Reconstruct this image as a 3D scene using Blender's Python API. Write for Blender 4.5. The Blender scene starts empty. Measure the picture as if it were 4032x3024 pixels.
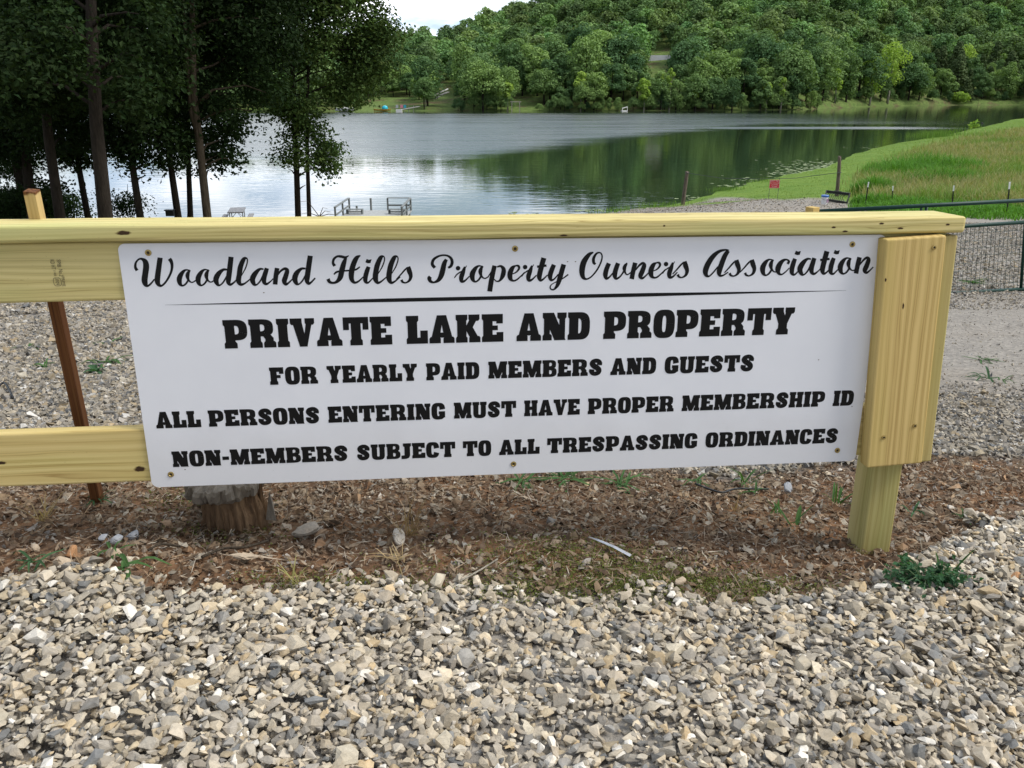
import bpy, bmesh, math, random
import numpy as np
from mathutils import Vector, Matrix
R = math.radians
rng = np.random.default_rng(7)
random.seed(7)
sc = bpy.context.scene
COL = sc.collection

# ------------------------------------------------------------------ camera, sky, sun, exposure
F_PX, HOR = 3262.0, 355.0                       # focal length and horizon row, in photo pixels (4032 x 3024)
PITCH = math.atan((1512 - HOR) / F_PX)
cd = bpy.data.cameras.new('camera')
cam = bpy.data.objects.new('camera', cd); COL.objects.link(cam)
cd.sensor_width = 36.0; cd.lens = 36.0 * F_PX / 4032
cd.clip_start = 0.05; cd.clip_end = 5000
cam.rotation_euler = (math.pi / 2 - PITCH, 0, 0)
sc.camera = cam

SUN_EL, SUN_AZ = 50, 98                         # azimuth clockwise from straight ahead
W = bpy.data.worlds.new('World'); sc.world = W; W.use_nodes = True
nt = W.node_tree; nt.nodes.clear()
def wn(t, **k):
    n = nt.nodes.new(t)
    for a, b in k.items(): setattr(n, a, b)
    return n
wo = wn('ShaderNodeOutputWorld'); bg = wn('ShaderNodeBackground'); bg.inputs[1].default_value = 0.1
sky = wn('ShaderNodeTexSky', sky_type='NISHITA', sun_disc=False)
sky.sun_elevation = R(SUN_EL); sky.sun_rotation = R(SUN_AZ); sky.air_density = 1.2; sky.dust_density = 1.5
tc = wn('ShaderNodeTexCoord'); sx = wn('ShaderNodeSeparateXYZ'); nt.links.new(tc.outputs['Generated'], sx.inputs[0])
ad = wn('ShaderNodeMath', operation='ADD'); nt.links.new(sx.outputs[2], ad.inputs[0]); ad.inputs[1].default_value = 0.22
dv = wn('ShaderNodeVectorMath', operation='DIVIDE'); cb = wn('ShaderNodeCombineXYZ')
for i in range(3): nt.links.new(ad.outputs[0], cb.inputs[i])
nt.links.new(tc.outputs['Generated'], dv.inputs[0]); nt.links.new(cb.outputs[0], dv.inputs[1])
no = wn('ShaderNodeTexNoise'); no.inputs['Scale'].default_value = 1.15; no.inputs['Detail'].default_value = 7; no.inputs['Roughness'].default_value = 0.55
no.inputs['Distortion'].default_value = 0.3
nt.links.new(dv.outputs[0], no.inputs['Vector'])
cr = wn('ShaderNodeValToRGB'); cr.color_ramp.elements[0].position = 0.38; cr.color_ramp.elements[1].position = 0.56
nt.links.new(no.outputs[0], cr.inputs[0])
no2 = wn('ShaderNodeTexNoise'); no2.inputs['Scale'].default_value = 2.6; no2.inputs['Detail'].default_value = 6
nt.links.new(dv.outputs[0], no2.inputs['Vector'])
cr2 = wn('ShaderNodeValToRGB')
cr2.color_ramp.elements[0].position = 0.36; cr2.color_ramp.elements[0].color = (3.6, 5.0, 6.8, 1)
cr2.color_ramp.elements[1].position = 0.60; cr2.color_ramp.elements[1].color = (14.0, 14.2, 14.8, 1)
nt.links.new(no2.outputs[0], cr2.inputs[0])
mx = wn('ShaderNodeMix', data_type='RGBA'); nt.links.new(cr.outputs[0], mx.inputs[0])
nt.links.new(sky.outputs[0], mx.inputs[6]); nt.links.new(cr2.outputs[0], mx.inputs[7])
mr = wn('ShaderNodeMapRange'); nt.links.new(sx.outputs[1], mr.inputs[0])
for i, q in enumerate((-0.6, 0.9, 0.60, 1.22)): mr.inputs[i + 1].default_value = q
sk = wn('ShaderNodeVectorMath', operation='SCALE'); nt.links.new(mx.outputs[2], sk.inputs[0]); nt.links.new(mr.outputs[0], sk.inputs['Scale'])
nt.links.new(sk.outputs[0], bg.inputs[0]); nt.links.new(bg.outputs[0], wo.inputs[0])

sd = bpy.data.lights.new('sun', 'SUN'); sd.energy = 2.2; sd.angle = R(22); sd.color = (1.0, 0.95, 0.86)
sun = bpy.data.objects.new('sun', sd); COL.objects.link(sun)
sun.rotation_euler = Vector((-math.sin(R(SUN_AZ)) * math.cos(R(SUN_EL)), -math.cos(R(SUN_AZ)) * math.cos(R(SUN_EL)), -math.sin(R(SUN_EL)))).to_track_quat('-Z', 'Y').to_euler()
sc.view_settings.view_transform = 'Standard'; sc.view_settings.look = 'None'
sc.view_settings.exposure = 0.6; sc.view_settings.gamma = 1.0
sc.cycles.max_bounces = 6; sc.cycles.diffuse_bounces = 3; sc.cycles.glossy_bounces = 3; sc.cycles.transparent_max_bounces = 8
sc.cycles.caustics_reflective = False; sc.cycles.caustics_refractive = False

# ------------------------------------------------------------------ projection helpers (photo seen at 2212 px wide)
K = 4032 / 2212.0
CP, SP = math.cos(PITCH), math.sin(PITCH)
def ray(x, y):
    a, b = (x * K - 2016) / F_PX, (1512 - y * K) / F_PX
    return np.array([a, CP + SP * b, -SP + CP * b])
def at(x, y, D):
    r = ray(x, y); return r * (D / r[1])
def atz(x, y, z):
    r = ray(x, y); return r * (z / r[2])
PXM = F_PX / K                                  # pixels per (metre / metre of depth)

# ------------------------------------------------------------------ object helpers
def tag(o, label=None, cat=None, group=None, kind=None):
    if label: o['label'] = label
    if cat: o['category'] = cat
    if group: o['group'] = group
    if kind: o['kind'] = kind
    return o
def empty(name, loc=(0, 0, 0), rot=(0, 0, 0)):
    o = bpy.data.objects.new(name, None); COL.objects.link(o); o.location = loc; o.rotation_euler = rot; o.empty_display_size = 0.1
    return o
def link(name, me, mats, parent=None):
    o = bpy.data.objects.new(name, me); COL.objects.link(o)
    for m in (mats if isinstance(mats, (list, tuple)) else [mats]): me.materials.append(m)
    if parent: o.parent = parent
    return o
def mesh_np(name, V, F, mats, parent=None, col=None, midx=None, smooth=False):
    """V (n,3), F (m,k) with k = 3 or 4, or a list of such arrays."""
    Fs = F if isinstance(F, list) else [F]
    Fs = [np.asarray(f, np.int32) for f in Fs if len(f)]
    me = bpy.data.meshes.new(name)
    V = np.asarray(V, np.float32)
    me.vertices.add(len(V)); me.vertices.foreach_set('co', V.ravel())
    loops = np.concatenate([f.ravel() for f in Fs]); tot = np.concatenate([np.full(len(f), f.shape[1], np.int32) for f in Fs])
    me.loops.add(len(loops)); me.loops.foreach_set('vertex_index', loops)
    me.polygons.add(len(tot)); me.polygons.foreach_set('loop_start', np.concatenate([[0], np.cumsum(tot)[:-1]]).astype(np.int32))
    if midx is not None: me.polygons.foreach_set('material_index', np.asarray(midx, np.int32))
    me.polygons.foreach_set('use_smooth', np.full(len(tot), smooth))
    if col is not None:
        a = me.attributes.new('Col', 'FLOAT_COLOR', 'POINT')
        c = np.ones((len(V), 4), np.float32); c[:, :3] = col; a.data.foreach_set('color', c.ravel())
    me.update(calc_edges=True); me.validate()
    return link(name, me, mats, parent)

class MB:
    """collects boxes, tubes and plates into one mesh"""
    def __init__(s): s.v = []; s.f = []; s.m = []
    def add(s, V, F, m=0):
        b = len(s.v); s.v += [tuple(p) for p in V]; s.f += [[b + i for i in f] for f in F]; s.m += [m] * len(F); return s
    def box(s, x0, x1, y0, y1, z0, z1, m=0):
        V = [(x, y, z) for z in (z0, z1) for y in (y0, y1) for x in (x0, x1)]
        return s.add(V, [(0, 2, 3, 1), (4, 5, 7, 6), (0, 1, 5, 4), (2, 6, 7, 3), (0, 4, 6, 2), (1, 3, 7, 5)], m)
    def bar(s, a, b, w, h, m=0, up=(0, 0, 1)):
        a, b, w, h = Vector(a), Vector(b), float(w), float(h); t = (b - a).normalized(); u = Vector(up)
        if abs(t.dot(u)) > 0.95: u = Vector((0, 1, 0))
        sd = t.cross(u).normalized() * (w / 2); up2 = sd.cross(t).normalized() * (h / 2)
        V = [p + i * sd + j * up2 for p in (a, b) for i, j in ((-1, -1), (1, -1), (1, 1), (-1, 1))]
        return s.add(V, [(0, 1, 2, 3), (7, 6, 5, 4), (0, 4, 5, 1), (1, 5, 6, 2), (2, 6, 7, 3), (3, 7, 4, 0)], m)
    def tube(s, pts, rad, n=8, m=0, cap=True):
        pts = [Vector(p) for p in pts]; rad = [float(q) for q in (rad if isinstance(rad, (list, tuple)) else [rad] * len(pts))]
        t0 = (pts[1] - pts[0]).normalized(); ref = Vector((0, 1, 0)) if abs(t0.z) > 0.8 else Vector((0, 0, 1))
        b = len(s.v)
        for i, p in enumerate(pts):
            t = (pts[min(i + 1, len(pts) - 1)] - pts[max(i - 1, 0)]).normalized()
            x = t.cross(ref).normalized(); y = x.cross(t)
            for k in range(n):
                a = 2 * math.pi * k / n; s.v.append(tuple(p + rad[i] * (math.cos(a) * x + math.sin(a) * y)))
        for i in range(len(pts) - 1):
            for k in range(n):
                s.f.append([b + i * n + k, b + i * n + (k + 1) % n, b + (i + 1) * n + (k + 1) % n, b + (i + 1) * n + k]); s.m.append(m)
        if cap:
            s.f.append([b + k for k in range(n)][::-1]); s.f.append([b + (len(pts) - 1) * n + k for k in range(n)]); s.m += [m, m]
        return s
    def lathe(s, prof, c=(0, 0, 0), n=20, m=0):
        b = len(s.v)
        for r, z in prof:
            for k in range(n):
                a = 2 * math.pi * k / n; s.v.append((c[0] + r * math.cos(a), c[1] + r * math.sin(a), c[2] + z))
        for i in range(len(prof) - 1):
            for k in range(n):
                s.f.append([b + i * n + k, b + i * n + (k + 1) % n, b + (i + 1) * n + (k + 1) % n, b + (i + 1) * n + k]); s.m.append(m)
        s.f.append([b + k for k in range(n)][::-1]); s.f.append([b + (len(prof) - 1) * n + k for k in range(n)]); s.m += [m, m]
        return s
    def build(s, name, mats, parent=None, smooth=False, bevel=0, seg=2):
        me = bpy.data.meshes.new(name); me.from_pydata(s.v, [], s.f)
        if bevel:
            bm = bmesh.new(); bm.from_mesh(me)
            bmesh.ops.bevel(bm, geom=list(bm.edges), offset=bevel, segments=seg, affect='EDGES', profile=0.6)
            bm.to_mesh(me); bm.free()
        else:
            for p, k in zip(me.polygons, s.m): p.material_index = k
        for p in me.polygons: p.use_smooth = smooth
        me.update(); return link(name, me, mats, parent)

# ------------------------------------------------------------------ material helpers
class Mat:
    def __init__(s, name):
        s.m = bpy.data.materials.new(name); s.m.use_nodes = True; s.t = s.m.node_tree
        s.b = s.t.nodes['Principled BSDF']; s.out = s.t.nodes['Material Output']
    def n(s, typ, **k):
        x = s.t.nodes.new('ShaderNode' + typ)
        for a, b in k.items(): setattr(x, a, b)
        return x
    def l(s, a, b): s.t.links.new(a, b)
    def coord(s, which='Object', scale=(1, 1, 1), loc=(0, 0, 0)):
        c = s.n('TexCoord'); mp = s.n('Mapping'); mp.inputs['Scale'].default_value = scale; mp.inputs['Location'].default_value = loc
        s.l(c.outputs[which], mp.inputs[0]); return mp.outputs[0]
    def noise(s, vec, scale, detail=4, rough=0.55, dist=0.0):
        x = s.n('TexNoise'); x.inputs['Scale'].default_value = scale; x.inputs['Detail'].default_value = detail
        x.inputs['Roughness'].default_value = rough; x.inputs['Distortion'].default_value = dist
        if vec is not None: s.l(vec, x.inputs['Vector'])
        return x.outputs[0]
    def ramp(s, fac, stops):
        x = s.n('ValToRGB'); e = x.color_ramp.elements
        while len(e) < len(stops): e.new(0.5)
        for q, (p, c) in zip(e, stops):
            q.position = p; q.color = (*c, 1) if isinstance(c, (tuple, list)) else (c, c, c, 1)
        s.l(fac, x.inputs[0]); return x.outputs[0]
    def mix(s, fac, a, b, blend='MIX'):
        x = s.n('Mix', data_type='RGBA', blend_type=blend)
        for v, i in ((fac, 0), (a, 6), (b, 7)):
            if isinstance(v, (int, float)): x.inputs[i].default_value = v
            elif isinstance(v, (tuple, list)): x.inputs[i].default_value = (*v, 1)
            else: s.l(v, x.inputs[i])
        return x.outputs[2]
    def math(s, op, a, b=None, c=None, clamp=False):
        x = s.n('Math', operation=op, use_clamp=clamp)
        for i, v in enumerate((a, b, c)):
            if v is None: continue
            if isinstance(v, (int, float)): x.inputs[i].default_value = v
            else: s.l(v, x.inputs[i])
        return x.outputs[0]
    def bump(s, h, strength=0.5, dist=0.01):
        x = s.n('Bump'); x.inputs['Strength'].default_value = strength; x.inputs['Distance'].default_value = dist
        s.l(h, x.inputs['Height']); s.l(x.outputs[0], s.b.inputs['Normal']); return s
    def col(s, c):
        if isinstance(c, (tuple, list)): s.b.inputs['Base Color'].default_value = (*c, 1)
        else: s.l(c, s.b.inputs['Base Color'])
        return s
    def set(s, rough=0.7, metal=0.0, spec=0.4):
        s.b.inputs['Roughness'].default_value = rough; s.b.inputs['Metallic'].default_value = metal
        s.b.inputs['Specular IOR Level'].default_value = spec; return s
    def attr(s):
        x = s.n('Attribute', attribute_name='Col'); return x.outputs[0]

def plain(name, c, rough=0.6, metal=0.0, var=0.25, scale=20, spec=0.4):
    M = Mat(name); v = M.coord()
    f = M.noise(v, scale, 5)
    d = tuple(x * (1 - var) for x in c)
    M.col(M.mix(M.ramp(f, [(0.35, 0.0), (0.65, 1.0)]), d, c)); M.set(rough, metal, spec)
    M.bump(f, 0.15, 0.002); return M.m

def wood(name, light, mid, dark, green=None, knots=(), band=26, seed=0.0, rough=0.75, face='Z'):
    """pine board whose length runs along local X"""
    M = Mat(name)
    v = M.coord('Object', (0.07, 1.0, 1.0), (seed, seed * 1.7, seed * 0.6))
    w = M.n('TexWave', wave_type='BANDS', bands_direction=face, wave_profile='SIN')
    w.inputs['Scale'].default_value = band; w.inputs['Distortion'].default_value = 11
    w.inputs['Detail'].default_value = 3; w.inputs['Detail Scale'].default_value = 0.85; w.inputs['Detail Roughness'].default_value = 0.5
    M.l(v, w.inputs['Vector'])
    fine = M.noise(M.coord('Object', (2.0, 260, 260), (seed, 0, 0)), 1.0, 3)
    strk = M.noise(M.coord('Object', (.5, 55, 55), (seed * 2, 0, 0)), 1.0, 4, .65)
    blot = M.noise(M.coord('Object', (1.6, 9, 9), (seed * 3, 0, 0)), 1.0, 3)
    half = tuple(.5 * p + .5 * q for p, q in zip(mid, dark))
    c = M.ramp(w.outputs[0], [(0.0, light), (0.45, mid), (0.76, mid), (0.86, dark), (0.93, half), (1.0, mid)])
    c = M.mix(M.ramp(blot, [(0.38, 0.0), (0.62, 0.85)]), c, M.ramp(strk, [(.3, light), (.6, mid), (.8, half)]))
    c = M.mix(M.ramp(strk, [(.58, 0.0), (.66, .55), (.70, 0.0)]), c, dark)
    if green: c = M.mix(M.ramp(M.noise(M.coord('Object', (1.2, 9, 9), (seed * 5, 1, 0)), 1.0, 3), [(0.45, 0.0), (0.7, 0.75)]), c, M.mix(1.0, c, green, 'MULTIPLY'))
    c = M.mix(M.ramp(fine, [(0.3, 0.0), (0.7, 0.25)]), c, M.mix(1.0, c, (0.76, 0.70, 0.60), 'MULTIPLY'))
    sp = M.ramp(M.noise(M.coord('Object', (60, 300, 300), (seed, 2, 0)), 1.0, 2), [(0.72, 0.0), (0.8, 0.6)])
    c = M.mix(sp, c, tuple(x * 0.5 for x in dark))
    ob = M.coord('Object')
    for kx, ky, kz, rx, rz in knots:            # knots: small dark ellipses with a halo
        mp = M.n('Mapping'); mp.inputs['Location'].default_value = (-kx / rx, -ky / 0.02, -kz / rz); mp.inputs['Scale'].default_value = (1 / rx, 1 / 0.02, 1 / rz)
        M.l(ob, mp.inputs[0]); ln = M.n('VectorMath', operation='LENGTH')
        dn = M.n('VectorMath', operation='ADD'); M.l(mp.outputs[0], dn.inputs[0])
        nz = M.n('TexNoise'); nz.inputs['Scale'].default_value = 1.3; M.l(mp.outputs[0], nz.inputs['Vector'])
        M.l(nz.outputs[1], dn.inputs[1]); sb = M.n('VectorMath', operation='SUBTRACT'); M.l(dn.outputs[0], sb.inputs[0]); sb.inputs[1].default_value = (0.5, 0.5, 0.5)
        M.l(sb.outputs[0], ln.inputs[0])
        c = M.mix(M.ramp(ln.outputs['Value'], [(0.5, 1.0), (1.9, 0.0)]), c, tuple(x * 0.75 for x in dark))
        c = M.mix(M.ramp(ln.outputs['Value'], [(0.55, 1.0), (0.85, 0.0)]), c, (0.05, 0.028, 0.015))
    M.col(c); M.set(rough, 0, 0.12)
    M.bump(M.math('ADD', M.math('MULTIPLY', w.outputs[0], 0.08), M.math('MULTIPLY', fine, .6)), 0.3, 0.001)
    return M.m

PINE = dict(light=(0.68, 0.58, 0.275), mid=(0.57, 0.485, 0.205), dark=(0.32, 0.24, 0.09), green=(0.74, 0.92, 0.84))

# ------------------------------------------------------------------ terrain
def tps_fit(P, z):
    n = len(P); d = np.linalg.norm(P[:, None] - P[None], axis=2); Kx = np.where(d > 0, d * d * np.log(d + 1e-12), 0) + 1e-3 * np.eye(n)
    A = np.zeros((n + 3, n + 3)); A[:n, :n] = Kx; A[:n, n] = 1; A[:n, n + 1:] = P; A[n:, :n] = A[:n, n:].T
    return np.linalg.solve(A, np.concatenate([z, np.zeros(3)]))
WZ = -7.0                                       # water level; the camera is at z = 0
cpts = []
for x, y, D in [(1106, 1659, 1.15), (0, 1659, 1.12), (2212, 1659, 1.18), (1106, 1275, 1.72), (60, 1245, 1.66), (2100, 1265, 1.80), (1900, 1192, 2.08), (490, 1137, 2.05),
                (205, 1080, 2.12), (1106, 1150, 2.02), (1106, 1030, 2.55), (60, 1055, 2.3), (2150, 1000, 2.9), (150, 900, 3.3), (150, 760, 5.2), (150, 660, 9), (2150, 800, 5.6),
                (2150, 640, 11.0), (2150, 560, 17), (2150, 480, 28), (1400, 468, 38), (1500, 450, 41), (1600, 440, 42), (1700, 430, 45), (1813, 425, 45), (1500, 468, 35), (1780, 468, 33),
                (1870, 448, 40), (1900, 430, 48), (1900, 390, 62), (2000, 340, 82), (2000, 400, 54), (2000, 450, 39), (2212, 283, 115), (2212, 330, 80), (2212, 380, 58), (2212, 430, 42), (2212, 466, 31)]:
    cpts.append(at(x, y, D))
for x, y in [(1280, 464), (1400, 449), (1480, 433), (1550, 414), (1700, 379), (1813, 352), (2000, 300), (2130, 272), (2212, 255)]:
    p = atz(x, y, WZ); cpts.append(p); cpts.append(np.array([p[0] - 3, p[1] + 5, WZ - 0.6]))
for u, L in {-.55: [(15, -3.3), (22, -4.3), (30, -5.4), (38, -6.5), (43, -7.0), (50, -7.5), (60, -8), (90, -8.5)], -.3: [(15, -3.3), (22, -4.3), (30, -5.3), (38, -6.3), (43, -6.95), (48, -7.5)],
             0.0: [(6, -2.0), (12, -2.95), (15, -3.3), (22, -4.3), (30, -5.3), (38, -6.3), (44, -6.95), (49, -7.5)], -.9: [(1.2, -1.1), (5, -1.8), (10, -2.6), (25, -4), (50, -5.5), (100, -6)],
             .9: [(1.2, -1.25), (5, -1.85), (10, -2.5), (30, -4.4), (60, -5.5), (120, -5.5), (200, -6)]}.items():
    for D, z in L: cpts.append(np.array([u * D, D, z]))
for x, y, z in [(-30, 70, -9), (0, 70, -9), (-20, 120, -10), (20, 90, -9.5), (30, 160, -10), (60, 200, -10), (-100, 250, -10), (100, 300, -10), (250, 330, -9), (0, 900, -11), (600, 900, -11), (-600, 900, -11), (-90, 200, -9)]:
    cpts.append(np.array([x, y, z], float))
cpts = np.array(cpts)
def warp(x, y):
    ye = np.maximum(y, 1.0); return np.stack([np.clip(x / ye, -1.3, 1.3) * 1.3, np.log(ye)], -1)
CPW = warp(cpts[:, 0], cpts[:, 1]); TW = tps_fit(CPW, cpts[:, 2])
def vnoise(x, y, s, seed=0):
    """smooth value noise for edges and patches"""
    x = np.asarray(x, float) * s; y = np.asarray(y, float) * s; xi = np.floor(x).astype(int); yi = np.floor(y).astype(int); fx, fy = x - xi, y - yi
    fx = fx * fx * (3 - 2 * fx); fy = fy * fy * (3 - 2 * fy)
    def h(a, b):
        v = np.sin(a * 127.1 + b * 311.7 + seed * 74.7) * 43758.5453; return v - np.floor(v)
    return (h(xi, yi) * (1 - fx) + h(xi + 1, yi) * fx) * (1 - fy) + (h(xi, yi + 1) * (1 - fx) + h(xi + 1, yi + 1) * fx) * fy
def gz0(x, y):
    x = np.asarray(x, float); y = np.asarray(y, float); sh = np.broadcast(x, y).shape
    P = warp(np.broadcast_to(x, sh).ravel(), np.broadcast_to(y, sh).ravel()); out = np.zeros(len(P))
    for i in range(0, len(P), 20000):
        d2 = ((P[i:i + 20000, None] - CPW[None]) ** 2).sum(2)
        out[i:i + 20000] = (0.5 * d2 * np.log(d2 + 1e-20)) @ TW[:-3] + TW[-3] + P[i:i + 20000] @ TW[-2:]
    return out.reshape(sh)
def gz(x, y):
    x = np.asarray(x, float); y = np.asarray(y, float); x, y = np.broadcast_arrays(x, y)
    return gz0(x, y) + (vnoise(x, y, 3.0, 5) - .5) * .03 * (np.abs(y) < 14) + (vnoise(x, y, .5, 6) - .5) * .1 * (y > 8)
def ground(px, py, lo=0.8, hi=320):
    """where the sight line through a photo point first meets the ground"""
    r = ray(px, py); r = r / r[1]; ds = np.geomspace(lo, hi, 500); h = r[2] * ds - gz(r[0] * ds, ds)
    k = int(np.argmax(h < 0)) if (h < 0).any() else len(ds) - 1
    a, b = ds[max(k - 1, 0)], ds[k]
    for _ in range(20):
        m = (a + b) / 2
        if r[2] * m - float(gz(r[0] * m, m)) < 0: b = m
        else: a = m
    return r * b
def inpoly(x, y, poly):
    c = np.zeros(np.shape(x), bool); n = len(poly)
    for i in range(n):
        (x0, y0), (x1, y1) = poly[i], poly[(i + 1) % n]
        c ^= ((y0 > y) != (y1 > y)) & (x < (x1 - x0) * (y - y0) / (y1 - y0 + 1e-12) + x0)
    return c
# bare earth under the fence: outline walked along the ground
D_FRONT = [ground(x, y)[:2] for x, y in [(-250, 1225), (0, 1240), (300, 1252), (700, 1272), (1100, 1280), (1500, 1278), (1800, 1295), (1950, 1240), (2100, 1150), (2230, 1105), (2400, 1060)]]
D_BACK = [ground(x, y)[:2] for x, y in [(2400, 1000), (2212, 985), (2000, 980), (1800, 1000), (1550, 1035), (1350, 1005), (1100, 985), (700, 985), (300, 1000), (0, 1035), (-250, 1040)]]
DIRT = [tuple(p) for p in D_FRONT + D_BACK]
def is_dirt(x, y):
    j = 0.07
    return inpoly(x + (vnoise(x, y, 9, 1) - .5) * j * 2, y + (vnoise(x, y, 9, 2) - .5) * j * 2, DIRT)
G_EDGE = [ground(x, y)[:2] for x, y in [(1330, 461), (1420, 452), (1500, 440), (1545, 428), (1600, 426), (1690, 432), (1740, 428), (1800, 430), (1850, 442), (1868, 449), (1930, 456), (2060, 464), (2110, 468), (2178, 467), (2300, 470)]]
G_EDGE = [tuple(p) for p in G_EDGE]
GRASSP = [(20, 46)] + G_EDGE + [(60, 25), (260, 40), (260, 260), (160, 240)] + [tuple(atz(x, y, WZ)[:2] + np.array([-4, 6])) for x, y in [(2212, 255), (2130, 272), (2000, 300), (1813, 352), (1700, 379), (1550, 414), (1480, 433), (1400, 449), (1300, 461)]]
TALLP = [tuple(ground(x, y)[:2]) for x, y in [(1868, 395), (1905, 372), (2000, 327), (2100, 303), (2212, 284)]] + [(190, 190), (190, 60), (50, 28)] + [tuple(ground(x, y)[:2]) for x, y in [(2260, 452), (2181, 455), (2100, 449), (1990, 445), (1930, 443), (1880, 441)]]
def sgrid(a, lim0, lim1, n):
    return a * np.sinh(np.linspace(math.asinh(lim0 / a), math.asinh(lim1 / a), n))
gx = sgrid(3.0, -700, 700, 420); gy = sgrid(3.0, -6, 900, 420)
GX, GY = np.meshgrid(gx, gy); GZ = gz(GX, GY)
dm = is_dirt(GX, GY)
GZ -= np.where(dm, 0.02, 0.014 * (GY < 6))
idx = np.arange(len(gx) * len(gy)).reshape(len(gy), len(gx))
Q = np.stack([idx[:-1, :-1], idx[:-1, 1:], idx[1:, 1:], idx[1:, :-1]], -1).reshape(-1, 4)
gcol = np.zeros(GX.shape + (3,))
gcol[..., 0] = dm; gcol[..., 1] = np.maximum(inpoly(GX, GY, GRASSP), .75 * (vnoise(GX, GY, .4, 54) > .55) * (GX < -.1 * GY) * (GY > 14)); gcol[..., 2] = inpoly(GX, GY, TALLP)
leftwood = np.clip((-GX - .02 * GY) / (.22 * GY + 1e-6) + (vnoise(GX, GY, .35, 51) - .5) * 1.1, 0, 1) * np.clip((GY - 11) / 5 + (vnoise(GX, GY, .5, 52) - .5), 0, 1) * (.35 + .65 * vnoise(GX, GY, .8, 53))
gcol[..., 0] = np.maximum(gcol[..., 0], leftwood * 1.0)
for _ in range(1):
    gcol[1:-1, 1:-1] = (gcol[1:-1, 1:-1] * 2 + gcol[:-2, 1:-1] + gcol[2:, 1:-1] + gcol[1:-1, :-2] + gcol[1:-1, 2:]) / 6
M = Mat('ground_mat')
a = M.n('SeparateColor'); M.l(M.attr(), a.inputs[0])
v = M.coord()
n_f = M.noise(v, 45, 6, 0.7); n_m = M.noise(v, 6, 5); n_l = M.noise(v, 0.5, 5)
vor = M.n('TexVoronoi'); vor.inputs['Scale'].default_value = 30; M.l(v, vor.inputs['Vector'])
grav = M.mix(0.55, M.ramp(vor.outputs['Color'], [(0.0, (0.15, 0.135, 0.118)), (0.5, (0.27, 0.245, 0.212)), (1.0, (0.40, 0.365, 0.315))]), M.ramp(n_m, [(0.3, (0.20, 0.185, 0.165)), (0.7, (0.29, 0.268, 0.238))]))
grav = M.mix(M.ramp(n_l, [(0.5, 0.0), (0.75, 0.22)]), grav, (0.24, 0.18, 0.115))
dirt = M.mix(M.ramp(n_m, [(0.35, 0.0), (0.7, 1.0)]), M.ramp(n_f, [(0.3, (0.07, 0.042, 0.026)), (0.7, (0.20, 0.125, 0.075))]), M.ramp(n_f, [(0.3, (0.13, 0.065, 0.032)), (0.7, (0.26, 0.14, 0.07))]))
n_q = M.noise(v, 1.7, 5, .65); mown = M.mix(M.ramp(M.math('ADD', M.math('MULTIPLY', n_l, .5), M.math('MULTIPLY', n_q, .5)), [(0.42, 0.0), (0.58, 1.0)]), M.ramp(n_f, [(0.3, (0.065, 0.13, 0.018)), (0.7, (0.12, 0.205, 0.03))]), M.ramp(n_f, [(0.3, (0.10, 0.175, 0.025)), (0.7, (0.17, 0.245, 0.045))]))
tall = M.ramp(n_l, [(0.35, (0.15, 0.21, 0.055)), (0.65, (0.26, 0.25, 0.11))])
c = M.mix(a.outputs[0], grav, dirt); c = M.mix(a.outputs[1], c, mown); c = M.mix(a.outputs[2], c, tall)
M.col(c); M.set(0.95, 0, 0.1); M.bump(M.math('ADD', n_f, M.math('MULTIPLY', vor.outputs[0], 1.0)), 0.6, 0.02)
tag(mesh_np('ground', np.stack([GX, GY, GZ], -1).reshape(-1, 3), Q, M.m, col=gcol.reshape(-1, 3), smooth=True), kind='structure')

# ------------------------------------------------------------------ lake
M = Mat('lake_water')
v = M.coord(); s3 = M.n('SeparateXYZ'); M.l(v, s3.inputs[0]); X, Y = s3.outputs[0], s3.outputs[1]
wob = M.math('MULTIPLY', M.math('SUBTRACT', M.noise(M.coord('Object', (0.012, 0.05, 1)), 1.0, 5, 0.6), 0.5), 46)
lo = M.math('MINIMUM', M.math('MAXIMUM', M.math('MULTIPLY_ADD', X, 1.45, 96), 88), 178)
d1 = M.math('SUBTRACT', M.math('ADD', Y, wob), lo)
rag = M.ramp(M.math('DIVIDE', d1, 40), [(0.0, 0.0), (0.55, 1.0)])
far = M.ramp(M.math('DIVIDE', M.math('SUBTRACT', 292, Y), 20), [(0.0, 0.0), (1.0, 1.0)])
rt = M.ramp(M.math('DIVIDE', M.math('SUBTRACT', X, 35), 75), [(0.0, 1.0), (1.0, 0.1)])
strk = M.ramp(M.noise(M.coord('Object', (0.02, 0.16, 1)), 1.0, 5, 0.65), [(0.3, 0.5), (0.62, 1.0)])
stk = M.math('MULTIPLY', M.ramp(M.math('ABSOLUTE', M.math('SUBTRACT', M.math('ADD', Y, M.math('MULTIPLY', wob, .12)), 168)), [(0.0, 1.0), (1.0, 1.0)]), M.ramp(M.math('DIVIDE', M.math('ABSOLUTE', M.math('SUBTRACT', M.math('ADD', Y, M.math('MULTIPLY', wob, .15)), 170)), 9), [(0.3, 1.0), (1.0, 0.0)]))
stk = M.math('MULTIPLY', stk, M.ramp(M.math('DIVIDE', M.math('ABSOLUTE', M.math('SUBTRACT', X, 58)), 34), [(0.5, 0.9), (1.0, 0.0)]))
ruf = M.math('MAXIMUM', M.math('MULTIPLY', M.math('MULTIPLY', rag, far), M.math('MULTIPLY', rt, strk)), stk)
M.l(M.math('MULTIPLY_ADD', ruf, 0.30, 0.035), M.b.inputs['Roughness'])
M.col((0.012, 0.022, 0.012)); M.b.inputs['IOR'].default_value = 1.33; M.b.inputs['Specular IOR Level'].default_value = 0.5
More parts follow.
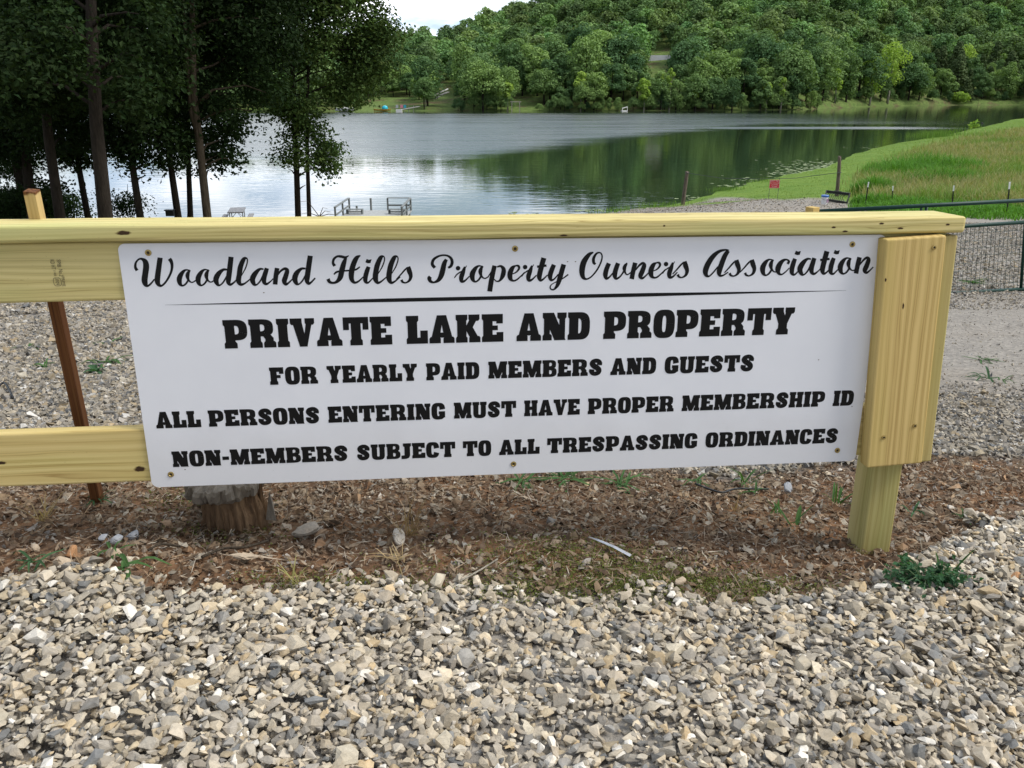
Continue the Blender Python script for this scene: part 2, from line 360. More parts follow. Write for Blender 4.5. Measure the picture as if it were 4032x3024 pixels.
rip = M.math('ADD', M.noise(M.coord('Object', (0.55, 1.5, 1)), 1.0, 3, 0.5), M.math('MULTIPLY', M.noise(M.coord('Object', (0.09, 0.22, 1)), 1.0, 2), 1.5))
rip2 = M.noise(M.coord('Object', (0.35, 0.8, 1)), 1.0, 4, 0.6)
hgt = M.math('ADD', M.math('MULTIPLY', rip, 0.26), M.math('MULTIPLY', M.math('MULTIPLY', rip2, ruf), 2.2))
M.bump(hgt, 1.0, 0.035)
V = np.array([(-700, 30, WZ), (700, 30, WZ), (700, 800, WZ), (-700, 800, WZ)], float)
tag(mesh_np('lake', V, np.array([[0, 1, 2, 3]]), M.m), kind='structure')
# ------------------------------------------------------------------ leaves and bark
def leaf_mat(name, c0, c1, trans=0.25, per_object=0.35):
    """foliage: vertex tint times base, a little light let through"""
    M = Mat(name); at_ = M.attr()
    oi = M.n('ObjectInfo')
    base = M.mix(oi.outputs['Random'], c0, c1) if per_object else M.mix(0.5, c0, c1)
    c = M.mix(1.0, base, at_, 'MULTIPLY'); M.col(c); M.set(0.75, 0, 0.12)
    tr = M.n('BsdfTranslucent'); M.l(M.mix(1.0, c, (1.25, 1.3, 0.55), 'MULTIPLY'), tr.inputs[0])
    ms = M.n('MixShader'); ms.inputs[0].default_value = trans
    M.l(M.b.outputs[0], ms.inputs[1]); M.l(tr.outputs[0], ms.inputs[2]); M.l(ms.outputs[0], M.out.inputs[0])
    return M.m
def bark_mat(name, c0, c1):
    M = Mat(name); v = M.coord('Object', (14, 14, 2.2)); f = M.noise(v, 1.6, 6, 0.65, 0.6)
    g = M.noise(M.coord('Object', (2, 2, 1)), 1.0, 3)
    M.col(M.mix(M.ramp(g, [(0.4, 0.0), (0.7, 0.5)]), M.ramp(f, [(0.3, c0), (0.7, c1)]), tuple(x * 1.25 for x in c1)))
    M.set(0.95, 0, 0.1); M.bump(f, 1.0, 0.04); return M.m
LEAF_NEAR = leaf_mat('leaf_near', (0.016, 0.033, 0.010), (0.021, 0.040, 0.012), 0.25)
LEAF_LIT = leaf_mat('leaf_sunlit', (0.060, 0.102, 0.028), (0.070, 0.115, 0.032), 0.22)  # lighter copy of the near leaf: sun on the crown put into its colour
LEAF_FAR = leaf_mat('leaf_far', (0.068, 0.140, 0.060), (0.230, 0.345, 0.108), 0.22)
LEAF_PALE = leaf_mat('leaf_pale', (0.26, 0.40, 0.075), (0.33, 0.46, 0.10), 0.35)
LEAF_CEDAR = leaf_mat('leaf_cedar', (0.075, 0.115, 0.042), (0.09, 0.13, 0.05), 0.1)
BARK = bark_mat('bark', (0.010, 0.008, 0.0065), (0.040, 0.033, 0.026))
BARK_PALE = bark_mat('bark_pale', (0.16, 0.14, 0.11), (0.40, 0.37, 0.31))
BARK_LIT = bark_mat('bark_tan', (0.028, 0.021, 0.015), (0.09, 0.072, 0.053))

def rot_basis(n):
    """orthonormal tangent pair for unit normals n (k,3)"""
    h = np.where(np.abs(n[:, 2:3]) < 0.9, np.array([[0, 0, 1.0]]), np.array([[1.0, 0, 0]]))
    t = np.cross(n, h); t /= np.linalg.norm(t, axis=1, keepdims=True); b = np.cross(n, t); return t, b
def unit(v): return v / (np.linalg.norm(v, axis=-1, keepdims=True) + 1e-9)
def leaves(P, N, size, fold=0.25, aspect=0.62):
    """folded kite leaves: P centres, N normals, size per leaf -> V, F(tri)"""
    k = len(P); t, b = rot_basis(N); a = rng.uniform(0, 2 * np.pi, (k, 1)); u = np.cos(a) * t + np.sin(a) * b; w = np.cross(N, u)
    s = np.asarray(size).reshape(-1, 1) * np.ones((k, 1))
    p0 = P - u * s * .5; p1 = P + w * s * aspect * .5 + N * s * fold * .4 + u * s * .08; p2 = P + u * s * .5 - N * s * .12; p3 = P - w * s * aspect * .5 + N * s * fold * .4 + u * s * .08
    V = np.stack([p0, p1, p2, p3], 1).reshape(-1, 3); i = np.arange(k)[:, None] * 4
    return V, np.concatenate([i + np.array([[0, 1, 2]]), i + np.array([[0, 2, 3]])], 0)
def crown_points(blobs, dens, leaf, cl=20, spread=0.27, gap=0.33):
    """leaf positions: twig clusters spread through each ellipsoid blob"""
    Ps, Ns = [], []
    for c, r in blobs:
        c = np.asarray(c); r = np.asarray(r, float)
        n = int(dens * math.pi * r[0] * r[2] / (leaf * leaf * 0.31)); ncl = max(3, n // cl)
        d = unit(rng.normal(size=(ncl, 3))); rad = rng.uniform(0.25, 1.0, (ncl, 1)) ** 0.5
        rad *= 1 + 0.28 * (vnoise(d[:, 0] * 3 + c[0], d[:, 2] * 3 + c[2], 1.6, 3)[:, None] - .35)
        cc = c + d * rad * r
        keep = vnoise(cc[:, 0] + cc[:, 1] * .7, cc[:, 2], 1.3, 9) > gap; cc = cc[keep]; d = d[keep]
        p = (cc[:, None] + rng.normal(size=(len(cc), cl, 3)) * np.array([1, 1, .6]) * spread).reshape(-1, 3)
        nn = unit(np.repeat(d, cl, 0) * 0.5 + np.array([0, 0, 0.75]) + rng.normal(size=p.shape) * 0.55)
        Ps.append(p); Ns.append(nn)
    return np.concatenate(Ps), np.concatenate(Ns)
def limb(mb, a, b, r0, r1, n=6, sag=0.12):
    a, b = np.asarray(a), np.asarray(b); L = np.linalg.norm(b - a); pts = [a + (b - a) * t + np.array([0, 0, sag * L * math.sin(math.pi * t)]) + rng.normal(size=3) * 0.03 * L * (0 < t < 1) for t in (0, .35, .7, 1)]
    mb.tube(pts, [r0, r0 * .7 + r1 * .3, r0 * .35 + r1 * .65, r1], n)
def near_tree(name, label, D, path, r0, blobs, top=(), cat='tree', mat=None, bark=None, leaf=0.16, dens=4.2, second=None, group=None, gap=0.33):
    """path: photo points along the trunk at depth D; blobs: (x, y, r_px[, depth shift]) crown lobes; top: (dx, dz, r) metres above the trunk end"""
    pts = [at(x, y, D) for x, y in path]
    base = pts[0].copy(); base[2] = float(gz(base[0], D)) - 0.15; pts[0] = base
    pts.append(pts[-1] + np.array([0, 0, 3.5])); pts.append(pts[-1] + np.array([.2, .3, 3.0]))
    root = empty(name, base); tag(root, label, cat, group)
    mb = MB(); n = len(pts); rr = [r0 * 1.35] + [r0 * (1 - 0.75 * (i / (n - 1))) for i in range(1, n)]
    mb.tube([p - base for p in pts], rr, 12)
    if second:
        q = [at(x, y, D) - base for x, y in second]; mb.tube(q, [r0 * .75 * (1 - .5 * i / (len(q) - 1)) for i in range(len(q))], 9)
    bl = []
    for b in blobs:
        x, y, r = b[:3]; dd = b[3] if len(b) > 3 else rng.uniform(-1, 1) * r * D / PXM * .5
        c = at(x, y, D + dd); rm = r * (D + dd) / PXM
        bl.append((c - base, (rm, rm * 1.0, rm * .85)))
    tp = pts[-3]
    for dx, dy, dz, r in top: bl.append((tp + np.array([dx, dy, dz]) - base, (r, r, r * .8)))
    P3 = np.array(pts) - base; Pd = np.concatenate([a_ + (b_ - a_) * np.linspace(0, 1, 12)[:, None] for a_, b_ in zip(P3[:-1], P3[1:])])
    for c, r in bl:
        a0 = Pd[np.argmin(np.linalg.norm(Pd - c, axis=1) + .8 * np.maximum(0, Pd[:, 2] - c[2] + .3))]
        limb(mb, a0, c, min(r0 * .3, .05), .01)
    mb.build('trunk', bark or BARK, root, smooth=True)
    P, N = crown_points(bl[:len(blobs)], dens, leaf, gap=gap)
    if len(bl) > len(blobs):
        P2, N2 = crown_points(bl[len(blobs):], 3.0, 0.3, spread=.5, gap=.15); sz = np.concatenate([leaf * rng.uniform(.7, 1.25, len(P)), np.full(len(P2), .3)]); P = np.concatenate([P, P2]); N = np.concatenate([N, N2])
    else: sz = leaf * rng.uniform(.7, 1.25, len(P))
    V, Fc = leaves(P, N, sz)
    tint = np.repeat(rng.uniform(.7, 1.3, (len(P), 1)) * (0.75 + .5 * vnoise(P[:, 0] + P[:, 1], P[:, 2], .9, 4))[:, None] * np.array([[1, 1, 1.0]]) + rng.normal(size=(len(P), 1)) * np.array([[.10, .03, 0]]), 4, 0)
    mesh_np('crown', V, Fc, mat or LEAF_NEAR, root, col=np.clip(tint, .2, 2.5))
    return root
TOPS = [(0, 2.5, 3.6, 2.8), (-2.2, 3, 2.6, 2.4), (2.2, 2, 3.0, 2.4), (0, -2, 5, 3)]
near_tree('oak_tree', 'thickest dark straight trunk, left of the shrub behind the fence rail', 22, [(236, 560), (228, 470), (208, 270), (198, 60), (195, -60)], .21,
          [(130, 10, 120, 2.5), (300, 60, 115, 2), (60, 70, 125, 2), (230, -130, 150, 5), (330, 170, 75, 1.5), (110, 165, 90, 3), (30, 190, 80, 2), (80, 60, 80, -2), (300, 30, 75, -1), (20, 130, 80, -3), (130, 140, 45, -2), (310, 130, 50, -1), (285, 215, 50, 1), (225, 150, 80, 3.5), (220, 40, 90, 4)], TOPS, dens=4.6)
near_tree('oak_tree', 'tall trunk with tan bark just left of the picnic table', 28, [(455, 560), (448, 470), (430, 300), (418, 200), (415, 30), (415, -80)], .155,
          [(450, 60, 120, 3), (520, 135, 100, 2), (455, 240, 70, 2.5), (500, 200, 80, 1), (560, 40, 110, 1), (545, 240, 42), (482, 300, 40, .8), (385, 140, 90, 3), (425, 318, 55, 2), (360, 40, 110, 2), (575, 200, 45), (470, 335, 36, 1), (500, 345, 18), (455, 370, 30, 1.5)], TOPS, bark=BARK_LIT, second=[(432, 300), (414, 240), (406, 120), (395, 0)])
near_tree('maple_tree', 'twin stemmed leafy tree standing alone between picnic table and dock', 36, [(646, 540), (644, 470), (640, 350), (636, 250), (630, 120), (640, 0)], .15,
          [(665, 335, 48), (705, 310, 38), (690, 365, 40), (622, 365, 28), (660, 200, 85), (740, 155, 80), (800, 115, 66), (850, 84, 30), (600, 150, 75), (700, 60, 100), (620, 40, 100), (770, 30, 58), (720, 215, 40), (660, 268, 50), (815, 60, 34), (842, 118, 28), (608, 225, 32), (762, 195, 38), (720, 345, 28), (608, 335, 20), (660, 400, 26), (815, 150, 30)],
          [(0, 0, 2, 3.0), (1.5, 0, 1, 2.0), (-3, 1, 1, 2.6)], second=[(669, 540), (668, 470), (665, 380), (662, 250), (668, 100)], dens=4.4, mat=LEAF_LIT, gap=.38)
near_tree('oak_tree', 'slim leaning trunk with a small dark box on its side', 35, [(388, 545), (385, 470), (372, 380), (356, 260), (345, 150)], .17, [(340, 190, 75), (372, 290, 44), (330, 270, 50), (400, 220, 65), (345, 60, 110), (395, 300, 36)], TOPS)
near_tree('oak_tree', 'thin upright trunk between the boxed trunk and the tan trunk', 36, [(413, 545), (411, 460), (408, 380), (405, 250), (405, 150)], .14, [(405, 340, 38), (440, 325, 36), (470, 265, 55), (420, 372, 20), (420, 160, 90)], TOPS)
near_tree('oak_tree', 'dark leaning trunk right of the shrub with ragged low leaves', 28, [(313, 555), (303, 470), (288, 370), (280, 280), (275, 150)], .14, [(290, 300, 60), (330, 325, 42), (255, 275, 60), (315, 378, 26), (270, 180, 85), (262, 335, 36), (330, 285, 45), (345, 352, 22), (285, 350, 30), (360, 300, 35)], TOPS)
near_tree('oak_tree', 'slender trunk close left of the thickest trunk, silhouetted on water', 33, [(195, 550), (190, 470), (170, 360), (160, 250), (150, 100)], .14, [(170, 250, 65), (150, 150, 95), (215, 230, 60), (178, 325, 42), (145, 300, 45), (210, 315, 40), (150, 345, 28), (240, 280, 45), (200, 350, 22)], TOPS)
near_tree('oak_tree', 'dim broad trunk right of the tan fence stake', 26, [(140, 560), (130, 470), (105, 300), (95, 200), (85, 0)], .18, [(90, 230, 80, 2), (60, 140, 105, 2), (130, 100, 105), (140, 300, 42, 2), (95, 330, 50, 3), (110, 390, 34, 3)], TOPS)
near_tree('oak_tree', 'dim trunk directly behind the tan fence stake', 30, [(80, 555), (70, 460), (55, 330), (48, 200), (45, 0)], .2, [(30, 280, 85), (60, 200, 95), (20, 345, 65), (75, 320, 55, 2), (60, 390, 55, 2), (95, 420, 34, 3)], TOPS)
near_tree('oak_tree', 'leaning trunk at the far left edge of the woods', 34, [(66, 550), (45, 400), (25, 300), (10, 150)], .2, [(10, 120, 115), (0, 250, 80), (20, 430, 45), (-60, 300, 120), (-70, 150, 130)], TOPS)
for i, (x, y, D, r, lab) in enumerate([(268, 420, 38, 44, 'feathery green shrub between the thickest trunk and the ragged leaning trunk'), (150, 432, 42, 36, 'light green bush by the water left of the slender trunk'),
                                (40, 430, 33, 58, 'dark bush under the trees at the far left edge'), (105, 440, 36, 34, 'dark low bush behind the right side of the tan stake'), (-30, 400, 40, 90, 'tall dark thicket cut by the left edge of the view')]):
    c = at(x, y, D); zb = float(gz(c[0], D)); rm = r * D / PXM
    root = empty('shrub', (c[0], D, zb)); tag(root, lab, 'shrub')
    b = np.array([c[0], D, zb]); bl = [(c - b + np.array([dx * rm, dy * rm, dz * rm]), (rm * .7, rm * .7, rm * .75)) for dx, dy, dz in ((0, 0, 0), (-.5, .2, -.4), (.5, -.2, -.5), (.1, .3, .45))]
    mb = MB()
    for q in bl: limb(mb, (0, 0, -.1), q[0], .04, .01)
    mb.build('stem', BARK, root)
    P, N = crown_points(bl, 2.6 if i < 2 else 4.5, .13, gap=.3); V, Fc = leaves(P, N, .13 * rng.uniform(.6, 1.2, len(P)))
    mesh_np('foliage', V, Fc, LEAF_NEAR, root, col=np.repeat(rng.uniform(.8, 1.5, (len(P), 1)), 4, 0) * (np.array([[1.6, 1.7, 1.0]]) if i == 1 else 1))

# ------------------------------------------------------------------ far shore and wooded hill
def shore_D(u):
    return np.interp(u, [-1.2, -.25, .15, .33, .42, .5, .58, .62, .75, 1.2], [300, 306, 312, 330, 395, 430, 438, 415, 330, 230])
def ridge_el(u):                                # elevation of the bare ridge, degrees
    return np.interp(u, [-1.2, -.4, -.22, -.14, -.10, -.07, -.03, .02, .1, .25, .5, .8, 1.3], [1.6, 1.8, 1.9, 1.95, 2.05, 2.3, 3.0, 3.7, 4.8, 5.7, 5.9, 5.3, 4.5])
def ridge_w(u):
    return np.interp(u, [-1.2, -.2, -.1, 0, .2, 1.2], [420, 400, 330, 270, 250, 230])
def hz(u, D):
    Ds, w = shore_D(u), ridge_w(u); zr = (Ds + w) * np.tan(np.radians(ridge_el(u))); t = (D - Ds) / w
    s = np.clip(t, 0, 1); rise = (WZ + 0.5) + (zr - WZ - .5) * (0.12 * s + 0.88 * s ** 1.15) - np.clip(t - 1, 0, 9) * 6
    rise = np.where(t < 0.02, WZ - 1.5 + (t + .04) / .06 * 2.0, rise)
    return rise + (vnoise(u * D, D, .02, 3) - .5) * 8 * np.clip(t * 2.5 - .2, 0, 1)
us = np.linspace(-1.2, 1.2, 240); ts = np.concatenate([np.linspace(-.04, .1, 20), np.linspace(.12, 2.2, 60)])
UU, TT = np.meshgrid(us, ts); DD = shore_D(UU) + ridge_w(UU) * TT; HZ = hz(UU, DD)
idx = np.arange(UU.size).reshape(UU.shape); Q = np.stack([idx[:-1, :-1], idx[:-1, 1:], idx[1:, 1:], idx[1:, :-1]], -1).reshape(-1, 4)
M = Mat('hill_ground'); v = M.coord(); f = M.noise(v, .12, 6, .65); g = M.noise(v, .9, 4)
M.col(M.mix(M.ramp(f, [(.33, 0.0), (.50, 1.0)]), M.ramp(g, [(.3, (.06, .045, .028)), (.7, (.15, .105, .065))]), M.ramp(g, [(.3, (.07, .12, .03)), (.7, (.15, .20, .06))]))); M.set(.95, 0, .1); M.bump(g, .6, .4)
tag(mesh_np('hills', np.stack([UU * DD, DD, HZ], -1).reshape(-1, 3), Q, M.m, smooth=True), kind='structure')

def far_crown(Rr, Hc, base, nl, nq, sz, sg=1.0, cone=False, tall=False):
    """lobed broadleaf crown (or a conical cedar) made of leaf clumps"""
    Ps, Ns = [], []
    for i in range(nl):
        if cone:
            t = rng.uniform(0, 1) ** .7; d = np.array([*(unit(rng.normal(size=2)) * Rr * (1 - t) * .75), base + t * Hc]); rl = Rr * (.5 - .3 * t)
        else:
            if tall:
                t = (i + rng.uniform(0, 1)) / nl; d = np.array([*(unit(rng.normal(size=2)) * Rr * .78 * math.sin(math.pi * (.12 + .8 * t)) * rng.uniform(.3, 1)), base + Hc * (.06 + .86 * t)]); rl = Rr * rng.uniform(.28, .45)
            else:
                d = unit(rng.normal(size=3)); d[2] = abs(d[2]) * 1.15 - .35; d = d * np.array([Rr * .72, Rr * .72, Hc * .52]) * rng.uniform(.8, 1.1) + np.array([0, 0, base + Hc * .42]); rl = Rr * rng.uniform(.17, .36) * sg; d = d * np.array([rng.uniform(.75, 1.12), rng.uniform(.75, 1.12), 1])
        q = unit(rng.normal(size=(nq, 3)) + np.array([0, 0, .35])); p = d + q * rl * np.array([1, 1, .8]) * rng.uniform(.75, 1.08, (nq, 1))
        Ps.append(p); Ns.append(unit(q + rng.normal(size=q.shape) * .28 + np.array([0, 0, .15])))
    P, N = np.concatenate(Ps), np.concatenate(Ns)
    V, Fc = leaves(P, N, sz * rng.uniform(.7, 1.3, len(P)), .2, .85)
    tint = np.repeat(rng.uniform(.75, 1.25, (len(P), 1)), 4, 0)
    return V, Fc, np.repeat(tint, 3, 1)
def far_tree_mesh(name, Rr, Ht, leafm, nl=26, nq=60, sz=1.0, cone=False, tall=False):
    base = Ht * (.05 if cone else .16); V, Fc, c = far_crown(Rr, Ht - base, base, nl, nq, sz, cone=cone, tall=tall)
    mb = MB(); mb.tube([(0, 0, -2), (.1, 0, Ht * .35), (.2, .1, Ht * .75)], [Ht * .022, Ht * .016, .05], 6)
    b = len(V); tv = np.array(mb.v); quads = [f for f in mb.f if len(f) == 4]
    V2 = np.concatenate([V, tv]); c2 = np.concatenate([c, np.ones((len(tv), 3))])
    o = mesh_np(name, V2, [Fc, np.array(quads) + b], [leafm, BARK], col=c2, midx=[0] * len(Fc) + [1] * len(quads))
    me = o.data; bpy.data.objects.remove(o); return me
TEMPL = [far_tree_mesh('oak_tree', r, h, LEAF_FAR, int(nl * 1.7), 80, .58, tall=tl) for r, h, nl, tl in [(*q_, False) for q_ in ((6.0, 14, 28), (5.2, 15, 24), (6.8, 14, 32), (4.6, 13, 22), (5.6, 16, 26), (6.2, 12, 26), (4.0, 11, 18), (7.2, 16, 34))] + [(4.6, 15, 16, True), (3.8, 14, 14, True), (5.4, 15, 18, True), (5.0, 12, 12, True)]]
TCED = [far_tree_mesh('cedar_tree', r, h, LEAF_CEDAR, 34, 50, .8, True) for r, h in ((4.2, 14), (5.0, 16))]
# positions: jittered rows of trees, none in the clearings
pos = []
row = 0; D0 = 4.0
for t in np.arange(0.010, 1.12, 0.029):
    for u0 in np.arange(-.62, .95, 0.0225):
        u = u0 + (row % 2) * .0107 + rng.uniform(-.007, .007); D = float(shore_D(u)) + float(ridge_w(u)) * (t + rng.uniform(-.009, .009))
        if rng.uniform() < .05: continue
        x, z = u * D, float(hz(u, D))
        px = 1106 + PXM * u * (CP - 0) if False else 1106 + PXM * x / (D * CP - z * SP)
        py = 829.5 - PXM * (D * SP + z * CP) / (D * CP - z * SP)
        if 790 < px < 905 and py > 215: continue            # open bank with the kayak
        if 925 < px < 985 and 180 < py: continue            # bare slope with the steps
        if 1395 < px < 1465 and 112 < py < 158: continue     # house clearing
        if 1115 < px < 1170 and py > 210: continue
        if 1330 < px < 1372 and py > 218: continue
        if px > 1755 and t < .03: continue       # open muddy bank
        if 1388 < px < 1472 and py > 116 and py - 15 * PXM / D < 132: continue
        pos.append((x, D, z, px, py, t, u))
    row += 1
for u in np.arange(-.16, .62, .0088):
    u = u + rng.uniform(-.003, .003); D = float(shore_D(u)) + rng.uniform(.5, 3); x, z = u * D, float(hz(u, D)); px = 1106 + PXM * x / (D * CP - z * SP)
    if 790 < px < 985 or 1120 < px < 1165 or 1335 < px < 1365: continue
    if px > 1765: D += 4 + rng.uniform(0, 9); x, z = u * D, float(hz(u, D))
    me = TEMPL[int(rng.integers(len(TEMPL)))]; o = bpy.data.objects.new('shrub', me); COL.objects.link(o); s = rng.uniform(.22, .5); o.location = (x, D, z - 1.2 * s); o.scale = (s * 1.2, s, s); o.rotation_euler = (0, 0, rng.uniform(0, 6.28))
    tag(o, 'low green shrub crowding the far waterline below the wooded hill', 'shrub', 'shrubs along the far waterline')
inview = [p for p in pos if 770 < p[3] < 2240 and p[4] > -25]
inview.sort(key=lambda p: p[5])
near300 = inview[:235]; nearset = set(id(p) for p in near300)
def cut(px, py): return False
for k, p in enumerate(near300):
    ced = p[3] > 1980 and p[4] > 90 and rng.uniform() < .45
    me = (TCED[k % 2] if ced else TEMPL[int(rng.integers(len(TEMPL)))])
    o = bpy.data.objects.new('cedar_tree' if ced else 'oak_tree', me); COL.objects.link(o)
    o.location = (p[0], p[1], p[2] - .3); o.rotation_euler = (0, 0, rng.uniform(0, 6.28)); s = rng.choice([rng.uniform(.7, 1.0), rng.uniform(1.0, 1.35), rng.uniform(1.3, 1.65)]) * (.8 if p[5] < .02 else 1); o.scale = (s, s, s * rng.uniform(.8, 1.0))
    if ced: tag(o, 'olive dark cedar on the right hand slope across the lake', 'tree', 'cedars on the far slope')
    else: tag(o, 'rounded green broadleaf tree on the wooded hillside across the lake', 'tree', 'broadleaf trees on the far hillside')
# the rest of the wood, up to and past the ridge, reads as one mass
LO = [far_crown(6.4, 11, 3, 36, 34, .95) for _ in range(4)] + [far_crown(5.4, 12, 3, 26, 44, .95, tall=True) for _ in range(2)]
Vs, Fs, Cs = [], [], []; b = 0
for p in pos:
    if id(p) in nearset: continue
    V, Fc, c = LO[int(rng.integers(6))]; a = rng.uniform(0, 6.28); s = rng.choice([rng.uniform(.75, 1.0), rng.uniform(1.0, 1.3), rng.uniform(1.25, 1.6)]); ca, sa = math.cos(a) * s, math.sin(a) * s
    V2 = np.stack([V[:, 0] * ca - V[:, 1] * sa + p[0], V[:, 0] * sa + V[:, 1] * ca + p[1], V[:, 2] * s * rng.uniform(.75, .95) + p[2]], 1)
    Vs.append(V2); Fs.append(Fc + b); Cs.append(c * rng.uniform(.55, 1.4) * np.array([[rng.uniform(.9, 1.2), 1, rng.uniform(.85, 1.1)]])); b += len(V2)
tag(mesh_np('forest', np.concatenate(Vs), np.concatenate(Fs), leaf_mat('leaf_forest', (.142, .242, .088), (.142, .242, .088), .2, 0), col=np.concatenate(Cs)), 'continuous dark green wood covering the upper hill behind the lake', 'wood', kind='stuff')

def shore_at(px, py=None, off=2.0):
    """point on the far bank in the photo column px, off metres behind the water's edge"""
    u = ray(px, 225)[0] / ray(px, 225)[1]; D = float(shore_D(u)) + off; return np.array([u * D, D, float(hz(u, D))])
def pale_tree(px, y0, y1, wpx, label, off=3.0, nl=16, name='sycamore_tree', slope_y=None, mat=None):
    p = shore_at(px, off=off)
    D = p[1]; top = at(px, y1, D)[2]; Ht = top - p[2]; cw = wpx * D / PXM / 2; cb = max(at(px, y0, D)[2] - p[2], .15 * Ht)
    root = empty(name, p); tag(root, label, 'tree')
    mb = MB(); mb.tube([(0, 0, -.5), (.15, 0, cb * .6), (0, 0, cb), (.2, 0, cb + (Ht - cb) * .7)], [Ht * .022 + .05, Ht * .018 + .04, Ht * .014 + .03, .04], 7)
    for k in range(5): limb(mb, (0, 0, cb * rng.uniform(.8, 1.2)), (rng.uniform(-.7, .7) * cw, rng.uniform(-.5, .5) * cw, cb + (Ht - cb) * rng.uniform(.3, .85)), .09, .03, 5)
    mb.build('trunk', BARK_PALE, root, smooth=True)
    V, Fc, c = far_crown(cw, Ht - cb, cb, int(nl * 1.5), 50, min(.85, .22 * cw + .25), 1.05, tall=True)
    mesh_np('crown', V, Fc, mat or LEAF_PALE, root, col=c); return root
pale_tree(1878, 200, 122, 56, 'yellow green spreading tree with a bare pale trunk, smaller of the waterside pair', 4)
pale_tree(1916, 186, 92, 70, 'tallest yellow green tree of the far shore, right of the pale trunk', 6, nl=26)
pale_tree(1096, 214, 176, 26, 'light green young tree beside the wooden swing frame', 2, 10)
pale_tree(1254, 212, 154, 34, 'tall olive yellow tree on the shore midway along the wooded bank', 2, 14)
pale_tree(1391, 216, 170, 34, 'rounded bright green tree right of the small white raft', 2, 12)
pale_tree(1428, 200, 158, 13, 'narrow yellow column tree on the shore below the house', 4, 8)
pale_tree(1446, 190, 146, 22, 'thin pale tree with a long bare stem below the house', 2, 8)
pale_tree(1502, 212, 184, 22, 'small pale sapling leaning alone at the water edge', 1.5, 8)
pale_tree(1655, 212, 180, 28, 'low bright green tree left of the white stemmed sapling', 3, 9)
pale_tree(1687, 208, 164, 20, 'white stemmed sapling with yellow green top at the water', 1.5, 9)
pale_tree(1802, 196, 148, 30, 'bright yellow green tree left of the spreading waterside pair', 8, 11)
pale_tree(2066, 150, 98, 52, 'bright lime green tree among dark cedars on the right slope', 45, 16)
pale_tree(919, 210, 188, 32, 'yellow green bush shaped tree left of the bare brown slope', 12, 12)
pale_tree(2073, 216, 203, 42, 'low bright green bush on the muddy bank', 5, 12, name='shrub')
for px, y0, y1, lab, off in [(1667, 160, 112, 'grey leafless dead tree among green crowns on the hillside', 26), (2203, 175, 103, 'grey bare tree at the right edge of the far slope', 30)]:
    p = shore_at(px, off=off); D = p[1]; Ht = at(px, y1, D)[2] - p[2]; root = empty('dead_tree', p); tag(root, lab, 'tree')
    mb = MB(); mb.tube([(0, 0, -1), (.2, 0, Ht * .5), (0, 0, Ht * .9)], [.35, .25, .06], 7)
    mb.build('trunk', BARK_PALE, root); mb = MB()
    for k in range(26):
        a0 = np.array([.1, 0, Ht * rng.uniform(.4, .85)]); limb(mb, a0, a0 + np.array([rng.uniform(-1, 1) * 4.5, rng.uniform(-2, 2), rng.uniform(.05, .3) * Ht]), .14, .04, 4)
    mb.build('branches', BARK_PALE, root)
# things on the far bank
WHITE = plain('white_paint', (.78, .78, .76), .45, var=.08)
GREYW = plain('grey_wood', (.30, .30, .28), .85, var=.35)
ROOF = plain('grey_roofing', (.26, .28, .29), .8, var=.2, scale=2)
p = shore_at(1430, off=105); hD = p[1]; c0 = at(1430, 140, hD); hs = hD / PXM
root = empty('house', (c0[0], hD, c0[2] - 5)); tag(root, 'grey roofed house half hidden in trees on the far hill', 'house')
w = 60 * hs / 2
MB().box(-w, w, -3.5, 3.5, -4, 5.2).build('wall', plain('tan_siding', (.36, .34, .29), .8), root)
mb = MB(); mb.add([(-w - .6, -4.2, 5), (w + .6, -4.2, 5), (w - .6, 0, 9.2), (-w + 1.6, 0, 9.2), (-w - .6, 4.2, 5), (w + .6, 4.2, 5)], [(0, 1, 2, 3), (3, 2, 5, 4), (0, 3, 4), (1, 5, 2), (0, 4, 5, 1)]); rf = mb.build('roof', ROOF, root)
MB().box(w * .3, w * .3 + .3, -1.2, -.9, 7.9, 9.4).build('vent_pipe', WHITE, rf)
wm = plain('window_glass', (.05, .06, .07), .15)
for x in (-.6, -.1, .45): MB().box(w * x, w * x + 1.6, -3.56, -3.5, 2.2, 3.9).build('window', wm, root)
def hull(L, B, H):
    V, Fq = [], []
    for i, t in enumerate(np.linspace(0, 1, 9)):
        k = math.sin(math.pi * min(max(t, .02), .98)) ** .5
        for s, q in ((-1, 1), (-.7, .25), (0, 0), (.7, .25), (1, 1)): V.append(((t - .5) * L, s * B / 2 * k, H * q + .25 * H * (2 * t - 1) ** 2))
    for i in range(8):
        for j in range(4): Fq.append((i * 5 + j, (i + 1) * 5 + j, (i + 1) * 5 + j + 1, i * 5 + j + 1))
        Fq.append((i * 5 + 4, (i + 1) * 5 + 4, (i + 1) * 5, i * 5))
    return V, Fq
def onwater(px, back=0.0):
    p = shore_at(px, off=-2.0); return np.array([p[0], p[1] - back, WZ])
p = onwater(746, 2); root = empty('motor_boat', p, (0, 0, .15)); tag(root, 'white motor boat moored under overhanging leaves on the far shore', 'boat')
MB().add(*hull(6.5, 2.2, 1.1)).build('hull', WHITE, root); MB().box(-.3, 1.2, -.8, .8, 1.0, 1.5).build('console', WHITE, root)
MB().box(-.4, .9, -.9, .9, 2.4, 2.5).bar((-.3, -.8, 1.1), (-.3, -.8, 2.4), .06, .06).bar((.8, -.8, 1.1), (.8, -.8, 2.4), .06, .06).bar((-.3, .8, 1.1), (-.3, .8, 2.4), .06, .06).bar((.8, .8, 1.1), (.8, .8, 2.4), .06, .06).build('canopy', WHITE, root)
